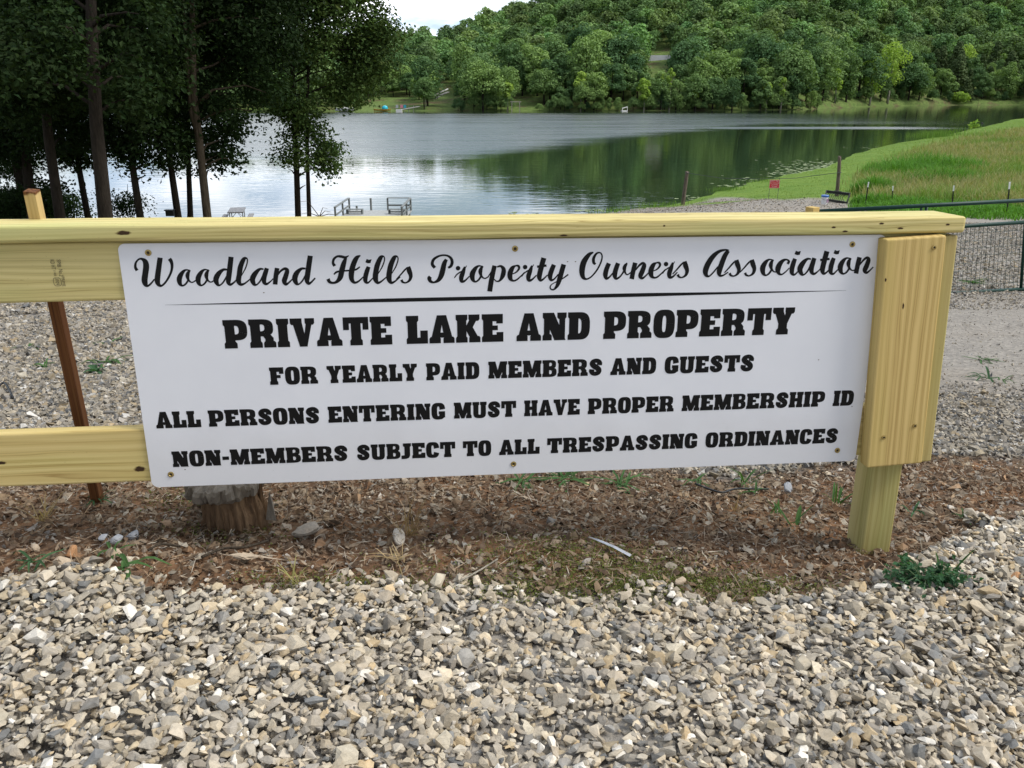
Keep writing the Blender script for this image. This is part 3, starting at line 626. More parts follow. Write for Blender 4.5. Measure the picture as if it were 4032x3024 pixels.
p = shore_at(825, off=1.2); root = empty('kayak', p + np.array([0, 0, .15]), (0, 0, .05)); tag(root, 'long yellow kayak pulled up on the far bank', 'kayak')
V, Fq = hull(6.0, .9, .55); MB().add(V, Fq).build('hull', plain('yellow_plastic', (.62, .36, .06), .4), root); MB().box(-.8, .5, -.25, .25, .5, .62).build('cockpit', plain('black_trim', (.02, .02, .02), .5), root)
p = shore_at(831, off=3.0); t = MB(); t.lathe([(.1, .1), (.95, .25), (1.1, .8), (.9, 1.5), (.3, 1.75)], n=14)
tag(t.build('float_tube', plain('cyan_vinyl', (.02, .50, .66), .3), smooth=True), 'bright cyan inflatable float lying behind the yellow kayak', 'float').location = p
for px, c, lab in ((867, (.62, .22, .30), 'pink folding chair on the far bank beside the cyan chair'), (874, (.05, .42, .52), 'cyan folding chair on the far bank beside the pink chair'), (857, (.34, .35, .36), 'grey lounge chair on the far bank left of the coloured chairs')):
    p = shore_at(px, off=6); root = empty('folding_chair', p + np.array([0, 0, .1])); tag(root, lab, 'chair'); m = plain('chair_cloth', c, .7)
    MB().box(-.45, .45, -.4, .4, .42, .5).build('seat', m, root); MB().bar((0, .4, .45), (0, .75, 1.5), .9, .08).build('backrest', m, root)
    for sx_ in (-.4, .4):
        for sy in (-.35, .35): MB().bar((sx_, sy, -.2), (sx_, -sy, .45), .05, .05).build('leg', GREYW, root)
a, b = onwater(868, 5), shore_at(905, off=3) + np.array([0, 0, 1.0]); root = empty('jetty', a); tag(root, 'narrow grey jetty with a white float at its end on the far shore', 'jetty')
d = Vector(b - a); MB().bar((0, 0, .6), d + Vector((0, 0, .4)), 1.0, .15).build('deck', GREYW, root)
MB().box(-1.4, .6, -1, .8, -.1, .75).build('float', WHITE, root)
for t in (.2, .45, .7): MB().tube([d * t + Vector((0, -.5, -1.5)), d * t + Vector((0, -.5, 1.1))], .09, 6).build('post', GREYW, root)
root = empty('hillside_steps', shore_at(955, off=14)); tag(root, 'pale handrails of the steps climbing the bare brown slope', 'steps')
for (xa, ya, xb, yb) in ((939, 206, 948, 202), (951, 199, 968, 192)):
    D = root.location.y; A = Vector(at(xa, ya, D)) - root.location; B = Vector(at(xb, yb, D + 6)) - root.location
    MB().bar(A, B, .18, .35).build('handrail', WHITE, root)
    MB().bar(A - Vector((0, .8, 1.1)), B - Vector((0, .8, 1.1)), 1.1, .25).build('flight', GREYW, root)
p = onwater(1114, 1); root = empty('swing_frame', p); tag(root, 'square wooden post frame standing in the water at the far shore', 'frame'); s = p[1] / PXM
MB().bar((-11 * s, 0, 18.5 * s), (11 * s, 0, 18.5 * s), .3, .3).build('crossbeam', BARK_PALE, root)
for x in (-8, 8): MB().bar((x * s, 0, -1), (x * s, 0, 18 * s), .26, .26).build('post', BARK_PALE, root)
p = onwater(1348, 1); root = empty('raft', p, (0, 0, .3)); tag(root, 'small white raft with an arched top floating at the far shore', 'raft')
MB().box(-1.0, 1.0, -.7, .7, -.1, .25).build('deck', WHITE, root); MB().bar((-1, -.6, 1.0), (1.0, -.6, 1.45), .12, .3).bar((.95, -.6, .2), (.95, -.6, 1.4), .14, .14).bar((-.95, -.6, .2), (-.95, -.6, 1.0), .2, .14).build('frame', WHITE, root)
# ------------------------------------------------------------------ right hand bank: grass
def blades(P, h, w, lean, seg=2):
    """bent grass blades: P roots, h heights, w widths"""
    k = len(P); a = rng.uniform(0, 2 * np.pi, k); d = np.stack([np.cos(a), np.sin(a), 0 * a], 1); s = np.stack([-np.sin(a), np.cos(a), 0 * a], 1) * (w / 2)[:, None]
    z = np.array([[0, 0, 1.0]]); L = (lean * h)[:, None]; mid = P + z * h[:, None] * .55 + d * L * .3; tip = P + z * (h * (1 - .35 * lean))[:, None] + d * L
    V = np.stack([P - s, P + s, mid + s * .8, mid - s * .8, tip], 1).reshape(-1, 3); i = np.arange(k)[:, None] * 5
    return V, [i + np.array([[0, 1, 2, 3]]), i + np.array([[3, 2, 4]])]
def tint_grass(k, c, var=.25): return np.repeat(np.asarray(c) * rng.uniform(1 - var, 1 + var, (k, 1)), 5, 0)
GRASS = leaf_mat('grass_blade', (1, 1, 1), (1, 1, 1), .3, 0)
def scatter_poly(poly, n, wt=None):
    P = np.array(poly); lo, hi = P.min(0), P.max(0); out = []
    while sum(map(len, out)) < n:
        D = np.exp(rng.uniform(math.log(max(lo[1], 1)), math.log(hi[1]), n * 2)); x = rng.uniform(lo[0], hi[0], n * 2)
        k = inpoly(x, D, poly) & (rng.uniform(size=n * 2) < 1.0); x, D = x[k], D[k]
        k = x < .72 * D; out.append(np.stack([x[k], D[k]], 1))
    q = np.concatenate(out)[:n]; return q
q = scatter_poly(TALLP, 75000); x, y = (q + rng.normal(size=q.shape) * .02 * q[:, 1:2] * np.array([[.5, 1]])).T; k_ = y > 28; x, y = x[k_], y[k_]; z = gz(x, y)
pat = vnoise(x, y, .2, 11) * .5 + vnoise(x, y, .9, 12) * .5 + rng.normal(size=len(x)) * .06; green = pat < .43
h = np.where(green, .85, .8) * rng.uniform(.4, 1.4, len(x)); w = .010 + .0005 * y
c = np.where(green[:, None], np.array([[.15, .24, .055]]), np.array([[.25, .26, .105]])) * rng.uniform(.75, 1.25, (len(x), 1))
seed = rng.uniform(size=len(x)) < .3; c[seed & ~green] = np.array([.31, .285, .145])
V, Fl = blades(np.stack([x, y, z], 1), h, w, rng.uniform(.2, .7, len(x)))
tag(mesh_np('tall_grass', V, Fl, GRASS, col=np.repeat(c, 5, 0)), 'uncut tan and green grass with seed heads on the dam face', 'grass', kind='stuff')
# green rank weeds in clumps
Vs, Fs, Cs = [], [[], []], []; b = 0
for px, py, n, rad, hh in [(1990, 378, 3800, 4.0, 2.3), (1955, 388, 1600, 2.5, 1.9), (2030, 400, 1600, 2.6, 1.7), (1888, 426, 2000, 1.1, 1.7), (1930, 454, 900, 1.8, .55), (2000, 458, 1000, 2.2, .6), (2080, 462, 1000, 2.2, .55), (2150, 464, 1000, 2.2, .55), (1895, 446, 900, 1.2, .9), (1925, 448, 1100, 1.6, .9), (1980, 452, 1000, 1.6, .8), (2150, 330, 1200, 5, 1.0), (2120, 455, 900, 2, .7), (2050, 456, 800, 1.6, .7), (1890, 414, 900, 1.4, 1.2), (2190, 360, 900, 3.5, 1)]:
    g0 = ground(px, py); a = rng.uniform(0, 6.28, n); rr = rad * np.sqrt(rng.uniform(size=n)); x, y = g0[0] + rr * np.cos(a), g0[1] + rr * np.sin(a) * 1.4
    V, Fl = blades(np.stack([x, y, gz(x, y)], 1), hh * rng.uniform(.4, 1.1, n) * (1.15 - .6 * rr / rad), np.full(n, .035), rng.uniform(.3, .9, n))
    Vs.append(V); Fs[0].append(Fl[0] + b); Fs[1].append(Fl[1] + b); Cs.append(tint_grass(n, (.09, .22, .03), .4)); b += len(V)
tag(mesh_np('weeds', np.concatenate(Vs), [np.concatenate(Fs[0]), np.concatenate(Fs[1])], GRASS, col=np.concatenate(Cs)), 'lush green clumps of rank grass on the dam face behind the thin posts', 'weeds', kind='stuff')
q = scatter_poly(GRASSP, 110000); k = ~inpoly(q[:, 0], q[:, 1], TALLP); q = q[k]; x, y = q.T; z = gz(x, y); k = z > WZ + .03; x, y, z = x[k], y[k], z[k]
pt = (vnoise(x, y, .25, 21) * .5 + vnoise(x, y, 1.1, 22) * .5)[:, None]; pt = np.clip((pt - .5) * 2.2 + .5, 0, 1)
V, Fl = blades(np.stack([x, y, z - .01], 1), (.045 + .03 * (vnoise(x, y, .8, 61) > .6)) * rng.uniform(.5, 1.5, len(x)), .006 + .0003 * y, rng.uniform(.2, .8, len(x)))
c = (np.array([[.145, .225, .045]]) * (1 - pt) + np.array([[.215, .285, .08]]) * pt) * rng.uniform(.75, 1.25, (len(x), 1))
tag(mesh_np('mown_grass', V, Fl, GRASS, col=np.repeat(c, 5, 0)), 'bright green mown grass strip along the dam by the water', 'grass', kind='stuff')
# reeds and lily pads at the edge
Vs, Fs, b = [], [[], []], 0
for px, py, n, sp in [(2012, 298, 500, 4), (1560, 412, 200, 1.5), (1420, 449, 200, 2), (1640, 394, 100, 1.5), (1330, 460, 160, 1.6)]:
    g0 = atz(px, py, WZ); x = g0[0] + rng.normal(size=n) * sp * .5; y = g0[1] + rng.normal(size=n) * sp * .5; hh = 1.5 if n > 400 else .4
    V, Fl = blades(np.stack([x, y, np.maximum(gz(x, y), WZ - .3)], 1), hh * rng.uniform(.6, 1.1, n), np.full(n, .05 if n > 400 else .025), rng.uniform(.05, .4, n)); Vs.append(V); Fs[0].append(Fl[0] + b); Fs[1].append(Fl[1] + b); b += len(V)
V = np.concatenate(Vs); tag(mesh_np('reeds', V, [np.concatenate(Fs[0]), np.concatenate(Fs[1])], GRASS, col=tint_grass(len(V) // 5, (.13, .23, .05))), 'upright green reeds and fringe grass at the near waterline', 'reeds', kind='stuff')
Vs, Fs, b = [], [], 0
for px, py, n, sx_, sy in [(1775, 362, 260, 3.0, 3.2), (1735, 372, 200, 2.6, 2.0), (1800, 355, 160, 3.0, 2.5), (1700, 379, 60, 2, 1.2), (1600, 402, 50, 2, 1), (1130, 462, 14, 1.2, .5), (1270, 455, 26, .8, .5), (1930, 320, 80, 5, 2.5), (1500, 428, 30, 1.4, .6), (1620, 390, 40, 2.5, 2), (1200, 466, 10, .8, .3)]:
    g0 = atz(px, py, WZ)
    for i in range(int(n * .65)):
        cx, cy = g0[0] + rng.normal() * sx_ * .6, g0[1] + rng.normal() * sy; r = rng.uniform(.09, .2); a0 = rng.uniform(0, 6.28); tilt = rng.normal() * .05
        aa = a0 + np.linspace(.25, 6.03, 9); V = [(cx, cy, WZ + .015)] + [(cx + r * math.cos(t), cy + r * math.sin(t), WZ + .015 + r * math.cos(t - a0) * tilt + abs(tilt) * r) for t in aa]
        Vs += V; Fs += [(b, b + 1 + j, b + 2 + j) for j in range(8)]; b += 10
tag(mesh_np('lily_pads', np.array(Vs), np.array(Fs), plain('lily_leaf', (.27, .34, .13), .6, var=.4, scale=3)), 'pale floating lily pads scattered along the grassy shore', 'lily pads', kind='stuff')
near_tree('shrub', 'small leafy bush in the shallows off the far end of the dam', 172, [(2104, 279), (2104, 272)], .04, [(2104, 268, 8), (2099, 274, 6), (2110, 274, 5)], cat='shrub', leaf=.5, mat=LEAF_PALE, dens=3)

# ------------------------------------------------------------------ things on the right bank
BLACK = plain('black_steel', (.018, .018, .02), .45, var=.3)
GREEN = plain('green_enamel', (.003, .036, .026), .45, var=.25, spec=.25)
POLE = bark_mat('weathered_pole', (.06, .045, .038), (.20, .16, .13))
WIRE = plain('wire_steel', (.12, .12, .12), .4, .6)
def pole(xt, yt, xb, yb, D, wpx, lab, bt):
    b = at(xb, yb, D); b[2] = min(b[2], float(gz(b[0], D))) - .05; t = at(xt, yt, D); r = wpx * D / PXM / 2
    root = empty('wooden_pole', b); tag(root, lab, 'pole')
    mb = MB(); q = t - b; mb.tube([(0, 0, -.4), q * .35, q * .7 + np.array([.01, 0, 0]), q], [r * 1.05, r, r * .95, r * .9], 12)
    o = mb.build('shaft', POLE, root); o.data.vertices[-3].co.z -= .1; o.data.vertices[-4].co.z -= .12; o.data.vertices[-5].co.z -= .08
    MB().tube([q * bt + np.array([-r * 1.2, -r, 0]), q * bt + np.array([r * 1.2, -r, .02])], .02, 6).build('staple', WIRE, root); return b + q * bt
A1 = pole(1484.5, 370, 1475, 434, 53, 8.2, 'short leaning weathered pole at the water edge', .95)
A2 = pole(1814, 337, 1808, 428, 45.5, 7.6, 'taller weathered pole behind the black rake attachment', .62)
mid = (A1 + A2) / 2 - np.array([0, 0, .35])
tag(MB().tube([A1, (A1 + mid) / 2 - np.array([0, 0, .12]), mid, (A2 + mid) / 2 - np.array([0, 0, .12]), A2], .014, 5).build('cable', WIRE), 'thin cable strung between the two weathered poles', 'cable')
# T-posts
def tpost(xt, yt, xb, yb, D):
    b = at(xb, yb, D); b[2] = float(gz(b[0], D)) - .05; t = at(xt, yt, D); root = empty('fence_post', b); q = t - b
    mb = MB(); s = .05; n = unit(q)
    for w_, d_ in ((s, .012), (.012, s)): mb.bar(Vector(q * -.1), Vector(q * .8), w_, d_)
    for k in range(8): c = q * (.15 + k * .08); mb.box(c[0] - .02, c[0] + .02, c[1] - .035, c[1] - .02, c[2], c[2] + .03)
    mb.build('shaft', BLACK, root); MB().bar(Vector(q * .8), Vector(q), s * 1.1, s * .5).build('tip', WHITE, root); return root
for a_, lab in (((1876.5, 393, 1868, 449, 40), 'thin black post with white tip at the corner of the gravel'), ((1929, 402, 1926, 452, 40), 'shortest thin black post with white tip, second from left'),
                ((2060.5, 401, 2055, 460, 36), 'thin black post with white tip rising behind the gate top bar, third from left'), ((2181.5, 393, 2174, 467, 31), 'tallest thin black post with white tip, nearest the right edge')):
    tag(tpost(*a_), lab, 'post', 'white tipped posts along the grass')
# small text helper: built-in font turned into mesh
def text_mesh(txt, size, bold=0.0, shear=0.0):
    cu = bpy.data.curves.new('txt', 'FONT'); cu.body = txt; cu.size = size; cu.offset = bold; cu.shear = shear; cu.resolution_u = 3
    o = bpy.data.objects.new('txt', cu); COL.objects.link(o); dg = bpy.context.evaluated_depsgraph_get(); me = bpy.data.meshes.new_from_object(o.evaluated_get(dg))
    V = np.array([v.co[:] for v in me.vertices]) if len(me.vertices) else np.zeros((0, 3)); Fq = [list(p.vertices) for p in me.polygons]
    bpy.data.objects.remove(o); return V, Fq
def place_text(mb, txt, x0, x1, y0, y1, put, bold=0.0):
    V, Fq = text_mesh(txt, 1.0, bold); lo, hi = V.min(0), V.max(0)
    U = (V - lo) / np.maximum(hi - lo, 1e-6); mb.add([put(x0 + (x1 - x0) * a, y0 + (y1 - y0) * b) for a, b, _ in U], Fq)
D = 49; p0 = at(1661.5, 406.5, D); p1 = at(1685, 388.5, D); w_, h_ = p1[0] - p0[0], p1[2] - p0[2]
root = empty('warning_sign', (p0[0], D, p0[2])); tag(root, 'small red sign with white lettering on a stake in the grass', 'sign')
MB().box(0, w_, 0, .01, 0, h_).build('panel', plain('red_paint', (.60, .012, .03), .4, var=.08), root)
mb = MB(); e = .012
for bx in ((e, w_ - e, e, e + .01), (e, w_ - e, h_ - e - .01, h_ - e), (e, e + .01, e + .01, h_ - e - .01), (w_ - e - .01, w_ - e, e + .01, h_ - e - .01)): mb.box(bx[0], bx[1], -.006, -.002, bx[2], bx[3])
mb.build('border', WHITE, root)
mb = MB(); pt = lambda x, y: (x, -.006, y)
for t_, xa, xb, ya in (('SAFETY FIRST', .05, .95, .79), ('NO VEHICLES', .06, .94, .56), ('ALLOWED', .18, .82, .34), ('ON DAM', .23, .77, .12)): place_text(mb, t_, w_ * xa, w_ * xb, h_ * ya, h_ * (ya + .12), pt, -.004)
mb.build('lettering', WHITE, root)
zg = float(gz(p0[0] + w_ - .02, D)) - p0[2]; MB().bar((w_ - .03, .02, zg - .2), (w_ - .03, .02, h_ + .12), .02, .02).bar((.03, .02, zg - .2), (.03, .02, h_ - .02), .02, .02).build('stake', WIRE, root)
# bucket
g0 = ground(1780, 443) + np.array([0, 0, .05]); root = empty('bucket', g0); tag(root, 'white plastic bucket with a blue lid on the gravel', 'bucket')
MB().lathe([(.13, 0), (.155, .33), (.165, .33), (.165, .35)], n=22).build('body', plain('white_plastic', (.78, .78, .80), .35, var=.04), root, smooth=False)
MB().lathe([(.172, .33), (.175, .40), (.16, .415)], n=22).build('lid', plain('blue_plastic', (.03, .13, .42), .35, var=.1), root)
MB().box(.05, .13, -.155, -.125, .08, .26).build('label', plain('pink_print', (.62, .40, .55), .5), root)
MB().tube([(.168, 0, .28), (.12, -.17, .22), (0, -.2, .2), (-.12, -.17, .22), (-.168, 0, .28)], .006, 5).build('handle', WIRE, root)
# landscape rake
D = 40; a, b = at(1785, 413.5, D), at(1836, 419.5, D); e0, e1 = at(1782, 431, D - .5), at(1829, 438.5, D - .5)
g0 = ground(1806, 436); off = np.array([0, g0[1] - D, 0]); sc_ = g0[1] / D
a, b, e0, e1 = [v * sc_ for v in (a, b, e0, e1)]; root = empty('rake_attachment', g0); tag(root, 'black steel landscape rake attachment lying on the gravel by the pole', 'rake'); L = lambda v: Vector(v - g0)
MB().bar(L(a), L(b), .1, .13).build('top_bar', BLACK, root); MB().bar(L(e0), L(e1), .1, .12).build('bottom_bar', BLACK, root)
MB().bar(L(a), L(e0), .05, .14).build('end_plate', BLACK, root); MB().bar(L(b), L(e1), .05, .14).build('end_plate', BLACK, root)
for t in np.linspace(.12, .9, 9):
    p0_, p1_ = a + (b - a) * t, e0 + (e1 - e0) * t; m_ = (p0_ + p1_) / 2 + np.array([-.1, .25, 0]); MB().tube([L(p0_), L(m_ + (p0_ - m_) * .5 + np.array([-.03, .06, 0])), L(m_), L(p1_)], .018, 6).build('tine', BLACK, root)
MB().bar(L(a + (b - a) * .3 + np.array([0, -.05, .07])), L(a + (b - a) * .62 + np.array([0, -.05, .07])), .03, .05).build('brace', WIRE, root)
# bird on the dam
g0 = ground(2122, 269.5); bm = MB(); bm.lathe([(.02, -.26), (.09, -.2), (.15, -.05), (.14, .1), (.09, .22), (.085, .28), (.07, .36), (.01, .42)], n=10)
V = [(x, z * .75 + y * .1, y + .28 + z * .55) for x, y, z in bm.v]; b2 = MB().add(V, bm.f); b2.add([(0, .28, .50), (.02, .28, .47), (-.02, .28, .47), (0, .42, .46)], [(0, 1, 3), (0, 3, 2), (1, 2, 3)])
b2.add([(-.06, -.2, .16), (.06, -.2, .16), (.07, -.5, .02), (-.07, -.5, .02), (0, -.3, .06)], [(0, 1, 2, 3), (0, 3, 4), (1, 4, 2)])
for s in (-.05, .05): b2.tube([(s, 0, .2), (s, .02, .1), (s, 0, -.02)], .014, 5)
o = b2.build('bird', BLACK); o.location = g0; o.rotation_euler = (0, 0, 1.2); tag(o, 'black bird standing on the grass at the far end of the dam', 'bird')

# ------------------------------------------------------------------ gate
Lg = at(1768, 456, 10.6); Rg = at(2212, 433, 11.5); gd = Rg - Lg; gd[2] = 0; gl = np.linalg.norm(gd); gd /= gl
def gpt(px, py):
    """point of the gate's plane seen at a photo pixel"""
    r = ray(px, py); n = np.array([-gd[1], gd[0], 0]); return r * ((Lg @ n) / (r @ n))
root = empty('metal_gate', (Lg[0], Lg[1], float(gz(Lg[0], Lg[1])))); tag(root, 'dark green tube gate with wire mesh across the gravel drive', 'gate'); ro = np.array(root.location)
def ext(p0_, p1_, far_=1.6):
    a, b = gpt(*p0_), gpt(*p1_); t = (b - a) / np.linalg.norm((b - a)[:2]); s0 = ((Lg - a)[:2] @ gd[:2]); return a + t * s0, b + t * far_
T0, T1 = ext((1900, 449.5), (2212, 433)); S0, S1 = ext((2085, 488.5), (2212, 480)); B0, B1 = ext((2072, 633), (2212, 624.5))
for nm, p, q in (('top_bar', T0, T1), ('middle_bar', S0, S1), ('bottom_bar', B0, B1)): MB().tube([p - ro, q - ro], .026, 10).build(nm, GREEN, root, smooth=True)
def lat(P0, P1, t): return P0 + (P1 - P0) * t
s_of = lambda px, py: float((gpt(px, py) - Lg)[:2] @ gd[:2]) / float(np.linalg.norm((T1 - T0)[:2]))
tv = s_of(2192, 560); tu = s_of(1990, 450); t3 = s_of(2206, 455)
for t, P, Qp in ((.004, T0, B0), (1, T1, B1)): MB().tube([lat(T0, T1, t) - ro, lat(B0, B1, t) - ro], .026, 10).build('end_tube', GREEN, root, smooth=True)
for t in (tv, tv * .5): MB().tube([lat(T0, T1, t) - ro, lat(B0, B1, t) - ro], .02, 10).build('upright', GREEN, root, smooth=True)
MB().tube([lat(T0, T1, tu) - ro, lat(S0, S1, tu) - ro], .016, 8).build('stub_tube', GREEN, root, smooth=True)
mb = MB(); nlen = np.linalg.norm((T1 - T0)[:2]); nv = int(nlen / .070)
for i in range(1, nv): t = i / nv; mb.tube([lat(S0, S1, t) - ro, lat(B0, B1, t) - ro], .003, 4, cap=False)
for j in range(1, 9): f = j / 9; mb.tube([S0 + (B0 - S0) * f - ro, S1 + (B1 - S1) * f - ro], .003, 4, cap=False)
mb.build('wire_mesh', GREEN, root)
WOODP = dict(PINE)
gp = at(1755, 452, 10.45); zb = float(gz(gp[0], gp[1])) - .3; tz = at(1755, 447, 10.45)[2]
o = MB().box(zb - tz, 0, -.06, .06, -.06, .06).build('gate_post', wood('post_pine', (.60, .44, .17), (.52, .36, .12), (.34, .21, .06), None, band=20, seed=4.2), bevel=.006)
o.matrix_world = Matrix.Translation((gp[0], gp[1], tz)) @ Matrix.Rotation(R(32), 4, 'Z') @ Matrix(((0, 0, 1, 0), (0, 1, 0, 0), (1, 0, 0, 0), (0, 0, 0, 1))) @ Matrix.Scale(-1, 4, (0, 0, 1))
tag(o, 'square new pine post at the hinge end of the green gate', 'post')

# ------------------------------------------------------------------ picnic table and dock
def px_m(D): return D / PXM
D = 40.5; s = px_m(D); c = at(513, 470, D); zg = float(gz(c[0], D)); root = empty('picnic_table', (c[0], D, zg), (0, 0, R(13))); tag(root, 'grey picnic table with two benches at the lake edge', 'table')
hz_ = at(513, 453, D)[2] - zg; m_tab = plain('grey_slats', (.26, .26, .27), .7, var=.3, scale=8)
GALV = plain('galvanised_tube', (.42, .44, .46), .4, .6, var=.15)
MB().box(-.36, .36, -.9, .9, hz_ - .05, hz_).build('table_top', m_tab, root)
for sx_ in (-1, 1): MB().box(sx_ * .60 - .12, sx_ * .60 + .12, -.9, .9, hz_ - .36, hz_ - .31).build('bench', m_tab, root)
for sy in (-.5, .5):
    for sx_ in (-1, 1): MB().tube([(sx_ * .3, sy, hz_ - .05), (sx_ * .3, sy, -.1)], .025, 7).tube([(sx_ * .35, sy, hz_ - .55), (sx_ * .60, sy, hz_ - .55), (sx_ * .60, sy, hz_ - .36)], .022, 7).build('leg', GALV, root)
    MB().tube([(-.35, sy, hz_ - .5), (0, 0, hz_ - .1), (.35, sy, hz_ - .5)], .016, 6).build('brace', GALV, root)
Dn, Df = 42.5, 47.5; DW = plain('weathered_deck', (.40, .41, .40), .85, var=.25, scale=6); DGW = plain('grey_treated_rail', (.20, .215, .21), .8, var=.3)
zd = at(815, 454, Df)[2]; xl, xr = at(756, 454, Df)[0], at(888, 454, Df)[0]
root = empty('dock', ((xl + xr) / 2, Df, zd)); tag(root, 'grey wooden dock with railings and low benches over the water', 'dock'); ro = np.array(root.location); hw = (xr - xl) / 2; dp = Df - Dn
mb = MB(); nb = 26
for i in range(nb): y0 = -dp + i * dp / nb; mb.box(-hw - .05, hw + .05, y0, y0 + dp / nb - .012, -.05, 0)
mb.build('deck', DW, root)
mb = MB()
for x in (-hw + .1, 0, hw - .1):
    for y in (-dp + .3, -.2): mb.tube([(x, y, -3), (x, y, -.05)], .08, 8)
mb.build('piling', DGW, root)
rh = at(815, 428, Df)[2] - zd
def rail(P, nm='railing', h=rh, mid=True, cap=.14):
    mb = MB()
    for (x, y) in P: mb.box(x - .045, x + .045, y - .045, y + .045, 0, h)
    for (x0, y0), (x1, y1) in zip(P[:-1], P[1:]):
        mb.bar((x0, y0, h + .02), (x1, y1, h + .02), cap, .04)
        if mid: mb.bar((x0, y0, h * .42), (x1, y1, h * .42), .04, .09)
    return mb.build(nm, DGW, root)
rail([(-hw, -.1), (-hw, -dp * .4), (-hw, -dp * .8)]); rail([(hw - 1.3, -.05), (hw, -.05)]); rail([(hw, -.15), (hw, -dp * .4), (hw, -dp * .8)])
for x0, x1 in ((-hw + .1, -hw + 1.0), (hw - 1.05, hw - .15)):
    b_ = empty('bench', (0, 0, 0)); b_.parent = root
    for y in (-dp * .3,):
        MB().box(x0, x1, y - .2, y + .2, .40 * .6, .44 * .6).box(x0 + .02, x1 - .02, y - .16, y - .1, .1, .16).build('seat', DGW, b_)
        for x in (x0 + .04, x1 - .04): MB().box(x - .04, x + .04, y - .16, y + .16, 0, .40 * .6).build('leg', DGW, b_)
x = at(802, 454, Df)[0] - ro[0]; MB().tube([(x, 0, -1), (x, 0, rh)], .06, 8).build('mooring_post', DGW, root)
x = at(771, 454, Df)[0] - ro[0]; MB().tube([(x, 0, -1), (x, 0, .25)], .06, 8).build('mooring_post', DGW, root)
# box on the slim trunk
o = MB().box(-.22, .1, -.1, .1, -.1, .12).box(-.26, .12, -.13, .13, .12, .16).build('bird_box', BLACK); o.location = at(371, 461, 34.7); tag(o, 'small dark box fixed to the slim leaning trunk', 'box')
# fallen branch by the twin tree
p = at(690, 468, 35.6); mb = MB()
for dx, dz in ((.5, .18), (.8, .05), (.35, .32), (-.9, .6), (-.85, .1)): mb.tube([p, p + np.array([dx * .5, 0, dz + .06]), p + np.array([dx, .1, dz])], [.02, .014, .006], 5)
tag(mb.build('fallen_branch', BARK_LIT), 'bare twiggy branch lying at the foot of the twin stemmed tree', 'branch')

# ------------------------------------------------------------------ fence frame: local x along the sign, y away from the viewer, z up
FO = np.array([-0.89525191, 1.87687151, -0.32819055]); FD = np.array([0.99539766, 0.09572897, -0.00441093]); FU = np.array([0.00170962, 0.02828198, 0.99959852])
FN = np.cross(FU, FD); FN = FN if FN[1] > 0 else -FN
FM = Matrix(((FD[0], FN[0], FU[0], FO[0]), (FD[1], FN[1], FU[1], FO[1]), (FD[2], FN[2], FU[2], FO[2]), (0, 0, 0, 1)))
def fpt(px, py, off=0.0):
    """photo pixel -> (u, v) in the plane of the sign, off metres behind it"""
    r = ray(px, py); P = r * ((FO @ FN + off) / (r @ FN)); return float((P - FO) @ FD), float((P - FO) @ FU)
root = empty('wooden_fence'); root.matrix_world = FM; tag(root, 'new yellow pine fence end carrying the white sign', 'fence'); FENCE = root
def board(nm, x0, x1, y0, y1, z0, z1, mat, wavy=0.0, bev=.006, vert=False, lean=0.0, parent=None, n=60):
    """board with rounded edges; long axis local X, subdivided so that it can bow slightly"""
    Lx = x1 - x0; bm = bmesh.new(); bmesh.ops.create_cube(bm, size=1)
    for v_ in bm.verts: v_.co = ((v_.co.x + .5) * Lx, y0 + (v_.co.y + .5) * (y1 - y0), z0 + (v_.co.z + .5) * (z1 - z0))
    bmesh.ops.bevel(bm, geom=[e_ for e_ in bm.edges], offset=bev, segments=3, affect='EDGES', profile=.5)
    le = [e_ for e_ in bm.edges if abs(e_.verts[0].co.x - e_.verts[1].co.x) > Lx * .5]
    bmesh.ops.subdivide_edges(bm, edges=le, cuts=n, use_grid_fill=True)
    for v_ in bm.verts:
        t = v_.co.x; v_.co.z += wavy * (math.sin(t * 5.1 + z0 * 9) * .5 + math.sin(t * 13 + y0 * 7) * .3) * (1 if v_.co.z < (z0 + z1) / 2 else .35); v_.co.y += wavy * .5 * math.sin(t * 4.3 + 1)
    me = bpy.data.meshes.new(nm); bm.to_mesh(me); bm.free()
    o = link(nm, me, mat, parent or FENCE)
    return o
o = board('top_rail', -1.6, 2.018, -.022, .118, .005, .045, wood('rail_pine', **PINE, knots=[(1.625, -.022, .027, .020, .006), (2.86, -.022, .03, .004, .0025), (3.28, -.022, .022, .007, .003), (3.45, -.022, .018, .010, .003), (3.40, -.022, .03, .008, .003), (3.57, -.022, .026, .007, .003), (3.31, -.022, .012, .009, .003), (2.62, -.022, .010, .012, .003)], band=30, seed=.3), wavy=.0022, bev=.008); o.location.x = -1.6
o = board('upper_board', -1.6, 1.99, .004, .042, -.133, .003, wood('upper_pine', **PINE, band=16, seed=1.9), wavy=.0015); o.location.x = -1.6
o = board('lower_board', -1.6, 1.99, .004, .042, -.592, -.452, wood('lower_pine', (.70, .56, .26), (.60, .465, .19), (.38, .265, .095), (.9, .97, .85), knots=[(1.575, .004, -.556, .017, .009), (1.255, .004, -.527, .014, .005)], band=13, seed=3.1), wavy=.0015); o.location.x = -1.6
def vboard(nm, u0, u1, y0, y1, v0, v1, mat, lean=0.0, bev=.005, face=0):
    """upright board: long axis turned to run down the fence"""
    o = board(nm, 0, v1 - v0, y0, y1, -(u1 - u0) / 2, (u1 - u0) / 2, mat, bev=bev, n=30, wavy=.0012)
    o.matrix_local = Matrix.Translation(((u0 + u1) / 2, 0, v1)) @ Matrix.Rotation(lean, 4, 'Y') @ Matrix(((0, 0, 1, 0), (0, 1, 0, 0), (-1, 0, 0, 0), (0, 0, 0, 1))); return o
